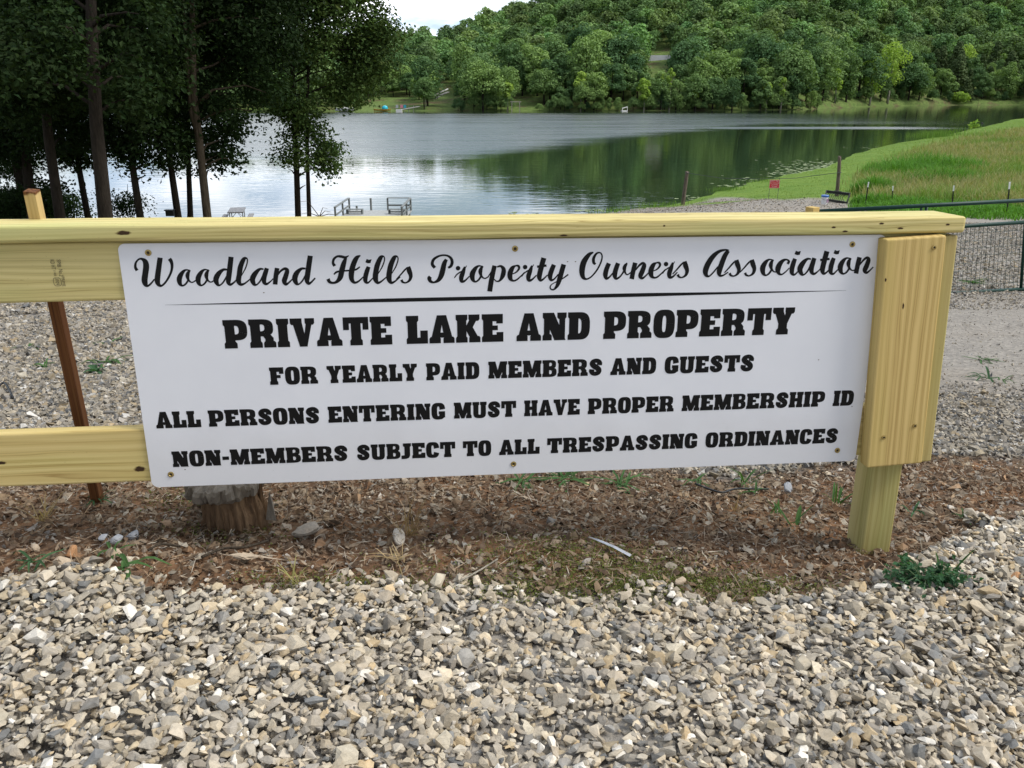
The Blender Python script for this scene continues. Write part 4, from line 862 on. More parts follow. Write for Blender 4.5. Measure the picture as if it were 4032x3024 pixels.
PV = dict(light=(.66, .49, .205), mid=(.55, .40, .155), dark=(.40, .27, .098), green=(.9, .96, .82))
o = vboard('end_board', 1.808, 1.962, -.040, .001, -.607, -.002, wood('end_pine', **PV, knots=[(.17, -.04, -.018, .010, .003), (.10, -.04, -.07, .006, .003)], band=15, seed=5.5), lean=-.055)
o = vboard('side_board', 1.972, 2.010, -.012, .115, -.612, -.003, wood('side_pine', (.50, .41, .185), (.42, .335, .135), (.27, .195, .07), (.8, .95, .78), band=18, seed=7.3), lean=-.048)
o = vboard('post', 1.905, 1.992, .044, .133, -1.25, .003, wood('post_green_pine', (.50, .425, .195), (.42, .35, .145), (.28, .22, .08), (.8, .95, .75), band=19, seed=8.8), lean=-.006, bev=.006)
SCREW = plain('brass_screw', (.48, .36, .14), .35, .8); SHOLE = plain('dark_hole', (.05, .035, .02), .8)
def screw(px, py, off, par, r=.0075):
    u_, v_ = fpt(px, py, off); y = off
    V = []; mb = MB()
    for ring, (rr, d) in enumerate(((r, 0), (r * .95, -.0016), (r * .55, -.002), (r * .42, -.0006))):
        for k in range(14): a_ = 2 * math.pi * k / 14; V.append((u_ + rr * math.cos(a_), y + d, v_ + rr * math.sin(a_)))
    Fq = [(i * 14 + k, i * 14 + (k + 1) % 14, (i + 1) * 14 + (k + 1) % 14, (i + 1) * 14 + k) for i in range(3) for k in range(14)]
    mb.add(V, Fq); mb.add([V[42 + k] for k in range(14)], [tuple(range(14))], 1); mb.build('screw', [SCREW, SHOLE], par)
for px, py in ((2018, 534.5), (1909, 945), (1976, 920)): screw(px, py, -.0405, FENCE, .006)
# grade stamp on the upper board
INKB = plain('stamp_ink', (.10, .085, .05), .9)
def q2(src): return src / K
mb = MB(); yo = .0025
def stamp_line(txt, pa, pb, wid, bold=0):
    (ua, va), (ub, vb) = fpt(*pa, .004), fpt(*pb, .004); a_ = np.array([ua, va]); d = np.array([ub - ua, vb - va]); L_ = np.linalg.norm(d); d /= L_; n = np.array([-d[1], d[0]])
    place_text(mb, txt, 0, L_, 0, wid, lambda x, y: (a_[0] + d[0] * x + n[0] * y, yo, a_[1] + d[1] * x + n[1] * y), bold)
def sp_(zx, zy): return ((150 + zx * .1808) / K, (980 + zy * .1808) / K)
stamp_line('SPIB', sp_(408, 228), sp_(425, 392), .0085); stamp_line('No.2', sp_(452, 440), sp_(470, 592), .0085); stamp_line('PRIME', sp_(510, 602), sp_(540, 812), .0065)
stamp_line('KD HT', sp_(265, 232), sp_(302, 442), .0088); stamp_line('114EE', sp_(335, 470), sp_(360, 592), .005); stamp_line('IF09', sp_(372, 648), sp_(398, 785), .0078)
(ua, va), (ub, vb) = fpt(*sp_(405, 622), .004), fpt(*sp_(445, 808), .004); cx_, cz_ = (ua + ub) / 2, (va + vb) / 2; ang = math.atan2(vb - va, ub - ua); hl = math.hypot(ub - ua, vb - va) / 2
V = []; nn = 28
for k in range(nn):
    t = 2 * math.pi * k / nn
    for o_ in (1.0, .9): 
        a_, b_ = math.copysign(abs(math.cos(t)) ** .6, math.cos(t)) * (hl - (1 - o_) * .009), math.copysign(abs(math.sin(t)) ** .6, math.sin(t)) * (.0088 - (1 - o_) * .009); V.append((cx_ + a_ * math.cos(ang) - b_ * math.sin(ang), yo, cz_ + a_ * math.sin(ang) + b_ * math.cos(ang)))
mb.add(V, [(2 * k, 2 * ((k + 1) % nn), 2 * ((k + 1) % nn) + 1, 2 * k + 1) for k in range(nn)]); mb.build('grade_stamp', INKB, FENCE)
# stake behind the fence
a, b = at(212, 1085, 2.13), at(68, 411, 1.955); st = empty('wooden_stake', b); tag(st, 'thin stake with a tan top and reddish brown lower part behind the fence rails', 'stake')
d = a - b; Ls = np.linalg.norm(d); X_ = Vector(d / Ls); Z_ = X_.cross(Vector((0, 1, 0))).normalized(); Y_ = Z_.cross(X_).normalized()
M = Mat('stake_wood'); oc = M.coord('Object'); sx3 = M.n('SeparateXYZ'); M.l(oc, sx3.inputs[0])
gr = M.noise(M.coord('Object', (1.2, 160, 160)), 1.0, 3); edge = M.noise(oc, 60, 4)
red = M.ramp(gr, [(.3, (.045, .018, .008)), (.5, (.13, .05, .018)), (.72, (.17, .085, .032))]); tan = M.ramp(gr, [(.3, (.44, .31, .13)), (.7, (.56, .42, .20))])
fac = M.ramp(M.math('ADD', sx3.outputs[0], M.math('MULTIPLY', M.math('SUBTRACT', edge, .5), .02)), [(.004, 1.0), (.008, 0.0), (.148, 0.0), (.156, 1.0)]); M.col(M.mix(fac, tan, red)); M.set(.8, 0, .2); M.bump(gr, .3, .002)  # tan near the top, dark reddish brown further down
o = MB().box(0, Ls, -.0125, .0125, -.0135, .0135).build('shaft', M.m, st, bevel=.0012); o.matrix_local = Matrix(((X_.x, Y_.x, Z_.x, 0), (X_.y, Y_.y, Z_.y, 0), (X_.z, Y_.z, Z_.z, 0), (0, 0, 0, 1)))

# ------------------------------------------------------------------ the sign
M = Mat('sign_vinyl'); f = M.noise(M.coord('Object', (6, 6, 6)), 1.0, 5); g = M.noise(M.coord('Object'), 90, 2)
zz = M.n('SeparateXYZ'); M.l(M.coord('Object'), zz.inputs[0]); low = M.ramp(M.math('ADD', M.math('MULTIPLY', zz.outputs[2], -1.65), M.math('MULTIPLY', f, .25)), [(.80, 0.0), (1.12, .5)])
spl = M.ramp(M.noise(M.coord('Object'), 160, 3, .6), [(.68, 0.0), (.74, 1.0)])
M.col(M.mix(M.math('MULTIPLY', low, M.math('ADD', .35, spl)), M.mix(M.ramp(f, [(.4, 0.0), (.75, .7)]), (.77, .78, .825), (.72, .73, .78)), (.47, .43, .38))); M.b.inputs['Roughness'].default_value = .42; M.b.inputs['Specular IOR Level'].default_value = .35
SW, SH = 1.829, .605
SIGN = empty('sign'); SIGN.matrix_world = FM; tag(SIGN, 'large white sign with black script and block lettering screwed to the fence', 'sign')
ol = []
for cx_, cz_, a0 in ((SW - .016, -.016, 0), (.016, -.016, 90), (.016, -SH + .016, 180), (SW - .016, -SH + .016, 270)):
    for k in range(7): t = R(a0 + 15 * k); ol.append((cx_ + .016 * math.cos(t), cz_ + .016 * math.sin(t)))
V = [(x, y, z) for y in (-.0005, .0035) for x, z in ol]; n = len(ol)
MB().add(V, [tuple(range(n)), tuple(range(2 * n - 1, n - 1, -1))] + [(i, i + n, (i + 1) % n + n, (i + 1) % n) for i in range(n)]).build('panel', M.m, SIGN)
INK = Mat('black_vinyl').col((.005, .005, .0055)).set(.45, 0, .2).m
zoff = [0.0]
def ink_y():
    zoff[0] = (zoff[0] + .000008) % .00016; return -.0009 - zoff[0]
# -- script line: variable-width strokes traced as pen paths, given in enlarged photo coordinates
def S(ox, oy): return lambda x, y: fpt((ox + x * .36166) / K, (oy + y * .36166) / K)
R1, R2, R3, R4, R5 = S(500, 960), S(1250, 940), S(1640, 940), S(2220, 930), S(2700, 930)
def catmull(P, n=9):
    P = np.array(P, float); Q_ = np.vstack([2 * P[0] - P[1], P, 2 * P[-1] - P[-2]]); out = []
    for i in range(1, len(Q_) - 2):
        p0, p1, p2, p3 = Q_[i - 1:i + 3]
        for t in np.linspace(0, 1, n, endpoint=False): out.append(.5 * (2 * p1 + (p2 - p0) * t + (2 * p0 - 5 * p1 + 4 * p2 - p3) * t * t + (3 * p1 - p0 - 3 * p2 + p3) * t ** 3))
    out.append(Q_[-2]); return np.array(out)
def stroke(mb, tr, pts, dx=0, dy=0, rnd=False):
    C = catmull(pts); C[:, 0] += dx; C[:, 1] += dy; xy = C[:, :2]; t = np.gradient(xy, axis=0); t /= np.linalg.norm(t, axis=1, keepdims=True) + 1e-9; n = np.stack([-t[:, 1], t[:, 0]], 1); w = np.maximum(C[:, 2:3], 8) / 2
    Lp, Rp = xy + n * w, xy - n * w; y = ink_y(); V = []
    for k, (a, b) in enumerate(zip(Lp, Rp)):
        for p in (a, b): u_, v_ = tr(*p); V.append((u_, y - k * 1e-6, v_))
    m = len(C); mb.add(V, [(2 * i, 2 * i + 1, 2 * i + 3, 2 * i + 2) for i in range(m - 1)])
    for j in ((0, -1) if rnd else ()):
        c_, r_ = xy[j], w[j, 0]; V = [tr(c_[0] + r_ * math.cos(a), c_[1] + r_ * math.sin(a)) for a in np.linspace(0, 6.2832, 15)[:-1]]; mb.add([(u_, y - 1e-5, v_) for u_, v_ in V], [tuple(range(14))])
GL = {
 'W': [[(112, 290, 34), (93, 255, 30), (98, 205, 24), (130, 168, 20), (165, 165, 28), (200, 195, 56), (210, 250, 66), (200, 330, 66), (193, 395, 66), (205, 440, 52), (228, 456, 26), (262, 432, 20), (300, 385, 16)], [(362, 150, 56), (350, 240, 58), (338, 330, 60), (332, 400, 60), (345, 440, 44), (375, 456, 24), (415, 425, 22), (455, 365, 24), (485, 295, 26), (492, 235, 32), (482, 190, 38), (462, 162, 40)]],
 'o': [[(690, 290, 12), (640, 284, 20), (600, 318, 44), (572, 375, 58), (578, 430, 44), (605, 455, 20), (640, 436, 20), (668, 396, 22)], [(690, 288, 12), (670, 310, 34), (660, 345, 44), (668, 385, 28), (690, 412, 16), (715, 418, 14), (750, 398, 14)]],
 'd': [[(1092, 280, 20), (1048, 282, 30), (998, 325, 54), (970, 385, 60), (985, 436, 40), (1012, 450, 18), (1050, 416, 18), (1086, 355, 18)], [(1134, 141, 56), (1120, 270, 58), (1108, 370, 58), (1106, 418, 48), (1126, 442, 30), (1160, 425, 20), (1200, 385, 14)]],
 'l': [[(1245, 350, 10), (1292, 262, 14), (1312, 190, 14), (1304, 158, 18), (1272, 168, 44), (1238, 245, 56), (1224, 330, 56), (1216, 400, 56), (1238, 440, 34), (1280, 432, 20), (1342, 384, 14)]],
 'a': [[(1488, 275, 16), (1445, 276, 28), (1395, 325, 54), (1367, 385, 58), (1385, 436, 40), (1412, 444, 18), (1450, 406, 18), (1484, 340, 18)], [(1524, 264, 46), (1507, 320, 52), (1493, 370, 54), (1496, 418, 44), (1524, 436, 26), (1568, 404, 14), (1592, 378, 12)]],
 'n': [[(1636, 263, 50), (1622, 350, 52), (1614, 442, 50)], [(1636, 350, 12), (1672, 298, 22), (1718, 270, 30), (1744, 292, 46), (1730, 350, 54), (1714, 402, 54), (1730, 438, 34), (1760, 424, 20), (1812, 374, 12)]],
 'D': [[(1945, 268, 18), (1898, 272, 30), (1850, 316, 54), (1828, 375, 60), (1845, 428, 40), (1872, 438, 18), (1910, 402, 18), (1945, 342, 18)], [(1996, 129, 56), (1977, 260, 58), (1964, 360, 58), (1962, 406, 48), (1982, 432, 30), (2012, 412, 20), (2050, 372, 16)]],
 'H': [[(188, 296, 36), (170, 262, 28), (180, 220, 28), (216, 192, 24), (262, 194, 30), (302, 202, 26), (342, 183, 10)], [(312, 204, 24), (288, 265, 52), (266, 345, 60), (248, 420, 56), (212, 466, 34), (168, 480, 24), (130, 466, 34), (116, 436, 40)], [(468, 180, 12), (424, 212, 48), (388, 290, 58), (370, 375, 60), (374, 440, 50), (404, 476, 28), (448, 462, 20), (500, 414, 12)], [(180, 388, 16), (208, 362, 22), (270, 350, 18), (350, 345, 18), (420, 334, 20), (463, 304, 14)]],
 'i': [[(557, 304, 42), (540, 350, 50), (524, 410, 52), (524, 460, 44), (550, 478, 22), (588, 444, 14), (612, 418, 10)]],
 'L': [[(658, 384, 10), (705, 305, 14), (730, 230, 14), (722, 194, 16), (690, 204, 44), (656, 275, 56), (638, 350, 58), (632, 430, 58), (654, 476, 34), (692, 466, 20), (755, 414, 12)]],
 's': [[(858, 442, 12), (905, 392, 16), (960, 330, 18), (1010, 299, 6)], [(988, 304, 44), (1000, 350, 54), (1016, 404, 42), (1002, 452, 28), (962, 478, 16), (928, 470, 24), (914, 446, 30)]],
 'P': [[(200, 316, 34), (172, 276, 34), (188, 224, 30), (250, 186, 22), (320, 180, 20), (370, 206, 28), (388, 252, 34), (374, 296, 32), (344, 316, 22)], [(326, 224, 34), (302, 270, 50), (286, 340, 58), (268, 402, 56), (238, 450, 40), (190, 474, 22), (152, 462, 34), (140, 430, 46), (152, 412, 36)]],
 'r': [[(413, 424, 12), (440, 388, 14), (480, 360, 14), (510, 348, 16), (546, 292, 8)], [(528, 304, 22), (506, 365, 46), (488, 420, 50), (492, 460, 38), (524, 458, 22), (576, 408, 12)]],
 'p': [[(850, 292, 48), (830, 380, 52), (812, 470, 54), (797, 573, 54)], [(780, 412, 12), (830, 335, 14)], [(876, 306, 16), (918, 298, 26), (948, 334, 46), (940, 396, 50), (908, 452, 24), (872, 462, 14), (842, 438, 12)]],
 'e': [[(1035, 386, 10), (1084, 364, 16), (1116, 324, 24), (1108, 296, 26), (1078, 294, 18), (1042, 320, 46), (1018, 378, 56), (1022, 430, 48), (1050, 456, 22), (1090, 446, 18), (1140, 402, 14), (1176, 364, 12)]],
 't': [[(1386, 208, 56), (1366, 280, 56), (1348, 350, 56), (1337, 410, 54), (1348, 450, 32), (1376, 442, 20), (1426, 394, 12)], [(1312, 304, 26), (1415, 291, 26)]],
 'y': [[(1496, 282, 48), (1472, 340, 52), (1454, 400, 52), (1464, 446, 34), (1496, 440, 18), (1544, 386, 14)], [(1603, 279, 52), (1576, 370, 54), (1556, 440, 54), (1532, 508, 38), (1494, 552, 18), (1462, 546, 16), (1456, 518, 14), (1484, 488, 10), (1560, 450, 12), (1612, 418, 14), (1652, 388, 16)]],
 'O': [[(322, 174, 14), (272, 202, 42), (218, 280, 62), (198, 370, 62), (208, 440, 46), (244, 466, 20), (298, 440, 16), (360, 368, 18), (404, 280, 18), (416, 215, 16), (396, 180, 16), (356, 188, 22), (324, 240, 32), (326, 288, 32), (346, 304, 22)]],
 'w': [[(490, 294, 48), (464, 360, 52), (452, 420, 52), (464, 460, 30), (500, 440, 18), (542, 388, 12)], [(590, 292, 48), (566, 360, 52), (554, 420, 52), (568, 460, 30), (610, 440, 18), (655, 376, 18), (688, 300, 12)], [(690, 290, 12), (668, 318, 34), (658, 352, 40), (666, 392, 22), (690, 418, 14), (728, 394, 12)]],
 'm': [[(777, 288, 50), (757, 370, 50), (738, 466, 50)], [(780, 370, 12), (820, 318, 22), (858, 294, 30), (874, 318, 46), (854, 380, 52), (834, 430, 50), (850, 456, 30), (880, 440, 18), (926, 394, 12)]],
 'A': [[(472, 152, 10), (430, 148, 20), (362, 166, 34), (294, 222, 52), (238, 308, 60), (214, 380, 58), (224, 424, 40), (254, 434, 18), (300, 392, 16), (350, 330, 14)], [(462, 158, 40), (424, 215, 52), (388, 305, 56), (364, 380, 56), (370, 424, 34), (404, 426, 18), (462, 390, 12)]],
 'c': [[(1108, 302, 28), (1122, 274, 26), (1098, 254, 18), (1060, 264, 34), (1022, 305, 54), (1002, 360, 58), (1012, 402, 36), (1042, 416, 18), (1085, 388, 14), (1126, 346, 10)]],
}
mb = MB()
def put(g, tr, dx=0, dy=0, rnd=False):
    for s_ in GL[g]: stroke(mb, tr, s_, dx, dy)
def ball(tr, x, y, r):
    yy = ink_y(); mb.add([(u_, yy, v_) for u_, v_ in [tr(x + r * math.cos(a), y + r * math.sin(a)) for a in np.linspace(0, 6.2832, 17)[:-1]]], [tuple(range(16))])
def dot(tr, dx, dy):
    yy = ink_y(); mb.add([(u_, yy, v_) for u_, v_ in [tr(x + dx, y + dy) for x, y in ((536, 219), (560, 229), (590, 222), (578, 264), (550, 268), (521, 256))]], [tuple(range(6))])
mb = MB(); put('W', R1); put('o', R1); put('o', R1, 205, -3); put('d', R1); put('l', R1); put('a', R1); put('n', R1); put('D', R1); mb.build('script_word', INK, SIGN)
mb = MB(); put('H', R2); put('i', R2); dot(R2, 0, 0); put('L', R2); put('L', R2, 147, 0); put('s', R2); mb.build('script_word', INK, SIGN)
mb = MB(); put('P', R3); put('r', R3); ball(R3, 452, 320, 25); put('o', R3, 35, 12); put('p', R3); put('e', R3); put('r', R3, 730, -12); ball(R3, 1182, 308, 25); put('t', R3); put('y', R3); mb.build('script_word', INK, SIGN)
mb = MB(); put('O', R4); put('w', R4); put('m', R4); put('e', R4, -70, -5); put('r', R4, 660, -17); ball(R4, 1112, 303, 25); put('s', R4, 325, -30); mb.build('script_word', INK, SIGN)
mb = MB(); put('A', R5); put('s', R5, -438, -45); put('s', R5, -270, -48); put('o', R5, 265, -30); put('c', R5); put('i', R5, 632, -60); dot(R5, 662, -62); put('a', R5, -125, -27); put('t', R5, 150, -45); put('i', R5, 1054, -68); dot(R5, 1086, -70); put('o', R5, 1110, -46)
for s_ in GL['m']: stroke(mb, R5, s_, 1114, -60)
mb.build('script_word', INK, SIGN)
# tapering rule
mb = MB(); y = -.0009; V = []; xs = [fpt((500 + 415 * .36166) / K, (960 + 665 * .36166) / K), fpt((2700 + 1745 * .36166) / K, (930 + 591 * .36166) / K)]
u0, u1 = xs[0][0], xs[1][0]
for t in np.linspace(0, 1, 40):
    hgt_ = .0045 * min(1, min(t, 1 - t) / .33 + .04); v_ = xs[0][1] + (xs[1][1] - xs[0][1]) * t; V += [(u0 + (u1 - u0) * t, y, v_ - hgt_), (u0 + (u1 - u0) * t, y, v_ + hgt_)]
mb.add(V, [(2 * i, 2 * i + 2, 2 * i + 3, 2 * i + 1) for i in range(39)]); mb.build('rule_line', INK, SIGN)
# -- block line: heavy slab letters in a unit box (height 1)
def rc(x0, y0, x1, y1): return [(x0, y0), (x1, y0), (x1, y1), (x0, y1)]
def ring(cx, cy, a, b, ai, bi, t0=0, t1=360, skip=None, n=48, p=3.0):
    q = []
    f = lambda A, B, t: (cx + A * math.copysign(abs(math.cos(t)) ** (2 / p), math.cos(t)), cy + B * math.copysign(abs(math.sin(t)) ** (2 / p), math.sin(t)))
    T = [R(t0 + (t1 - t0) * i / n) for i in range(n + 1)]
    for s0, s1 in zip(T[:-1], T[1:]):
        po = [f(a, b, s0), f(a, b, s1), f(ai, bi, s1), f(ai, bi, s0)]; mx_ = sum(v[0] for v in po) / 4; my_ = sum(v[1] for v in po) / 4
        if skip and skip(mx_, my_): continue
        q.append(po)
    return q
def path(P):
    C = catmull(P, 8); t = np.gradient(C[:, :2], axis=0); t /= np.linalg.norm(t, axis=1, keepdims=True) + 1e-9; n = np.stack([-t[:, 1], t[:, 0]], 1) * C[:, 2:3] / 2; a, b = C[:, :2] + n, C[:, :2] - n
    return [[tuple(a[i]), tuple(b[i]), tuple(b[i + 1]), tuple(a[i + 1])] for i in range(len(C) - 1)]
def slab(x0, x1, top):                          # serif nub with sloped shoulders
    return [(x0, 0), (x1, 0), (x1, .17), (x1 - .05, .23), (x0 + .05, .23), (x0, .17)] if not top else [(x0, 1), (x1, 1), (x1, .83), (x1 - .05, .77), (x0 + .05, .77), (x0, .83)]
BL = {
 'I': (.45, [rc(.05, 0, .40, 1), slab(0, .45, 0), slab(0, .45, 1)]),
 'E': (.82, [rc(.05, 0, .41, 1), slab(0, .44, 0), slab(0, .44, 1), rc(.3, .74, .80, 1), rc(.55, .66, .80, .75), rc(.3, .42, .61, .59), rc(.3, 0, .82, .26), rc(.56, .25, .82, .35)]),
 'F': (.82, [rc(.05, 0, .41, 1), slab(0, .46, 0), slab(0, .44, 1), rc(.3, .74, .80, 1), rc(.55, .62, .80, .75), rc(.3, .38, .62, .56)]),
 'L': (.80, [rc(.05, 0, .41, 1), slab(0, .46, 1), slab(0, .44, 0), rc(.3, 0, .80, .22), rc(.52, .2, .80, .47)]),
 'T': (.95, [rc(0, .78, .95, 1), rc(0, .55, .22, .79), rc(.73, .55, .95, .79), rc(.29, .1, .66, .9), slab(.24, .71, 0)]),
 'H': (.90, [rc(.05, 0, .38, 1), rc(.52, 0, .85, 1), slab(0, .42, 0), slab(0, .42, 1), slab(.48, .90, 0), slab(.48, .90, 1), rc(.3, .39, .6, .6)]),
 'N': (.92, [rc(.05, 0, .28, 1), slab(0, .36, 0), [(0, 1), (.43, 1), (.90, 0), (.46, 0)], slab(0, .42, 1), rc(.64, 0, .87, 1), slab(.56, .92, 1)]),
 'M': (1.12, [rc(.05, 0, .30, 1), rc(.82, 0, 1.07, 1), slab(0, .36, 0), slab(.76, 1.12, 0), [(.02, 1), (.42, 1), (.66, .12), (.62, 0), (.46, 0)], [(1.10, 1), (.70, 1), (.46, .12), (.50, 0), (.66, 0)], slab(0, .40, 1), slab(.72, 1.12, 1)]),
 'A': (.95, [[(.30, 1), (.54, 1), (.37, .1), (.05, .1)], [(.41, 1), (.65, 1), (.90, .1), (.58, .1)], rc(.24, .20, .72, .38), [(.29, .7), (.66, .7), (.65, 1), (.30, 1)], slab(0, .43, 0), slab(.53, .95, 0)]),
 'V': (.90, [[(.05, 1), (.41, 1), (.56, .2), (.60, 0), (.31, 0)], [(.85, 1), (.62, 1), (.46, .2), (.42, 0), (.59, 0)], slab(0, .44, 1), slab(.55, .90, 1)]),
 'Y': (.88, [rc(.26, 0, .62, .5), slab(.20, .68, 0), [(.04, .95), (.40, .95), (.60, .42), (.28, .36)], [(.84, .95), (.56, .95), (.42, .48), (.60, .36)], slab(0, .43, 1), slab(.50, .88, 1)]),
 'K': (.93, [rc(.05, 0, .40, 1), slab(0, .44, 0), slab(0, .44, 1), [(.84, .9), (.56, .9), (.34, .5), (.56, .4)], slab(.48, .90, 1), [(.36, .48), (.60, .62), (.90, .1), (.57, .1)], slab(.50, .93, 0)]),
 'P': (.88, [rc(.05, 0, .41, 1), slab(0, .47, 0), slab(0, .44, 1)] + ring(.40, .64, .47, .36, .16, .15, -90, 90)),
 'R': (.96, [rc(.05, 0, .41, 1), slab(0, .46, 0), slab(0, .44, 1), [(.40, .40), (.74, .50), (.88, .34), (.88, .1), (.57, .1), (.57, .30), (.50, .40)], slab(.51, .96, 0)] + ring(.40, .70, .49, .30, .17, .12, -90, 90)),
 'B': (.86, [rc(.05, 0, .41, 1), slab(0, .44, 0), slab(0, .44, 1)] + ring(.40, .74, .42, .26, .17, .105, -90, 90) + ring(.40, .28, .46, .28, .17, .12, -90, 90)),
 'D': (.86, [rc(.05, 0, .41, 1), slab(0, .44, 0), slab(0, .44, 1)] + ring(.40, .5, .46, .5, .13, .27, -90, 90)),
 'O': (.84, ring(.42, .5, .42, .52, .075, .30)),
 'C': (.82, ring(.41, .5, .41, .52, .075, .30, skip=lambda x, y: x > .44 and .36 < y < .62)),
 'G': (.84, ring(.42, .5, .42, .52, .075, .30, skip=lambda x, y: x > .44 and .40 < y < .62) + [rc(.44, .30, .83, .49), rc(.52, .1, .83, .40)]),
 'S': (.82, path([(.63, .62, .30), (.64, .74, .32), (.56, .86, .26), (.40, .885, .25), (.24, .82, .28), (.21, .70, .33), (.32, .57, .32), (.50, .46, .32), (.61, .32, .33), (.58, .18, .28), (.42, .115, .25), (.26, .14, .26), (.18, .26, .32), (.19, .38, .30)])),
 'U': (.90, [slab(0, .43, 1), slab(.48, .90, 1), rc(.05, .32, .38, .95), rc(.53, .32, .85, .95)] + ring(.45, .34, .40, .36, .075, .14, 180, 360)),
 'J': (.62, [rc(.2, .2, .55, 1), slab(.12, .62, 1), [(0, -.02), (.30, -.02), (.47, .04), (.55, .2), (.2, .22), (0, .20)]]),
 '-': (.42, [rc(.02, .34, .40, .56)]),
}
def block_line(nm, words, vb, vt):
    for wd, (ua, ub) in words:
        mb = MB()
        gap = .055; tot = sum(BL[c_][0] for c_ in wd) + gap * (len(wd) - 1); sx_ = (ub - ua) / tot; x = 0
        for c_ in wd:
            w_, polys = BL[c_]
            for po in polys:
                yy = ink_y(); vbx = [(ua + (x + px_) * sx_, yy, vb(ua + (x + px_) * sx_) + (vt - 0) * py_) for px_, py_ in po]; mb.add(vbx, [tuple(range(len(po)))])
            x += w_ + gap
        mb.build('block_word', INK, SIGN)
def Z(ox, oy, s): return lambda x, y: fpt((ox + x * s) / K, (oy + y * s) / K)
a2, b2_ = Z(860, 1200, .5154), Z(2000, 1180, .5425)
def base_fit(p): p = np.array(p); k, c_ = np.polyfit(p[:, 0], p[:, 1], 1); return lambda u: k * u + c_
bf = base_fit([a2(65, 328), a2(1330, 303), a2(2177, 285), b2_(62, 304), b2_(690, 288), b2_(2033, 245)])
block_line('block_lettering', [('PRIVATE', (a2(52, 328)[0], a2(1330, 303)[0])), ('LAKE', (a2(1440, 300)[0], a2(2177, 285)[0])), ('AND', (b2_(62, 304)[0], b2_(592, 270)[0])), ('PROPERTY', (b2_(690, 288)[0], b2_(2080, 100)[0]))], bf, a2(40, 110)[1] - a2(65, 328)[1])
a3, b3 = Z(1040, 1380, .4521), Z(2000, 1370, .4521)
bf = base_fit([a3(62, 296), a3(472, 287), a3(1875, 250), b3(130, 258), b3(890, 237), b3(2010, 202)])
block_line('block_lettering', [('FOR', (a3(55, 296)[0], a3(472, 287)[0])), ('YEARLY', (a3(543, 150)[0], a3(1330, 130)[0])), ('PAID', (a3(1413, 262)[0], a3(1875, 240)[0])), ('MEMBERS', (a3(1953, 245)[0], b3(820, 215)[0])), ('AND', (b3(890, 237)[0], b3(1287, 210)[0])), ('GUESTS', (b3(1362, 200)[0], b3(2137, 180)[0]))], bf, a3(50, 145)[1] - a3(62, 296)[1])
a4, b4, c4 = Z(590, 1560, .5425), Z(1740, 1540, .4069), Z(2500, 1510, .4069)
bf = base_fit([a4(50, 232), a4(376, 222), a4(2020, 170), b4(118, 267), b4(1333, 227), c4(450, 270), c4(1907, 213)])
block_line('block_lettering', [('ALL', (a4(50, 232)[0], a4(376, 222)[0])), ('PERSONS', (a4(432, 220)[0], a4(1235, 180)[0])), ('ENTERING', (a4(1298, 194)[0], a4(2145, 150)[0])), ('MUST', (b4(118, 267)[0], b4(718, 160)[0])), ('HAVE', (b4(795, 243)[0], b4(1333, 227)[0])), ('PROPER', (b4(1410, 223)[0], c4(372, 273)[0])), ('MEMBERSHIP', (c4(450, 270)[0], c4(1842, 110)[0])), ('ID', (c4(1910, 213)[0], c4(2117, 130)[0]))], bf, a4(55, 112)[1] - a4(50, 232)[1])
a5, b5, c5 = Z(650, 1700, .5425), Z(1800, 1680, .3617), Z(2560, 1660, .3797)
bf = base_fit([a5(68, 256), a5(1215, 214), b5(105, 318), b5(458, 305), b5(1905, 258), c5(120, 288), c5(1800, 222)])
block_line('block_lettering', [('NON-MEMBERS', (a5(60, 256)[0], a5(1327, 170)[0])), ('SUBJECT', (a5(1392, 160)[0], a5(2105, 71)[0])), ('TO', (b5(62, 155)[0], b5(371, 220)[0])), ('ALL', (b5(458, 305)[0], b5(897, 289)[0])), ('TRESPASSING', (b5(980, 195)[0], c5(490, 180)[0])), ('ORDINANCES', (c5(574, 190)[0], c5(1950, 110)[0]))], bf, a5(55, 143)[1] - a5(68, 256)[1])
for sx_, sy in ((583.6, 995), (2028, 979), (3356, 962), (673, 1868), (2022, 1827), (3297, 1773)): screw(sx_ / K, sy / K, -.0006, SIGN)
mb = MB()
for px, py in ((570, 632), (1768, 777), (1840, 878), (1226, 565), (1243, 565), (400, 1014), (1895, 583)):
    u_, v_ = fpt(px, py); mb.add([(u_ + .002 * math.cos(a), -.0009, v_ + .0014 * math.sin(a)) for a in np.linspace(0, 6.28, 8)[:-1]], [tuple(range(7))])
mb.build('speck_mark', plain('grime', (.25, .22, .2), .9), SIGN)
# ------------------------------------------------------------------ stones
def hull_template(npts, flat, seed):
    r2 = np.random.default_rng(seed); P = r2.normal(size=(npts, 3)); P = P / np.linalg.norm(P, axis=1, keepdims=True) * r2.uniform(.75, 1.0, (npts, 1)); P *= np.array([1, r2.uniform(.6, .95), flat * r2.uniform(.7, 1.2)])
    bm = bmesh.new(); [bm.verts.new(p) for p in P]; bmesh.ops.convex_hull(bm, input=bm.verts)
    loose = [v_ for v_ in bm.verts if not v_.link_faces]; bmesh.ops.delete(bm, geom=loose, context='VERTS'); bmesh.ops.triangulate(bm, faces=bm.faces)
    bm.verts.ensure_lookup_table(); bm.verts.index_update(); V = np.array([v_.co[:] for v_ in bm.verts]); Fq = np.array([[v_.index for v_ in f_.verts] for f_ in bm.faces]); bm.free(); return V / np.abs(V).max(), Fq
T_HI = [hull_template(int(11 + i % 6), .30 + .32 * (i % 5) / 4, 100 + i) for i in range(40)]
T_LO = [hull_template(7, .45 + .3 * (i % 4) / 3, 300 + i) for i in range(16)]
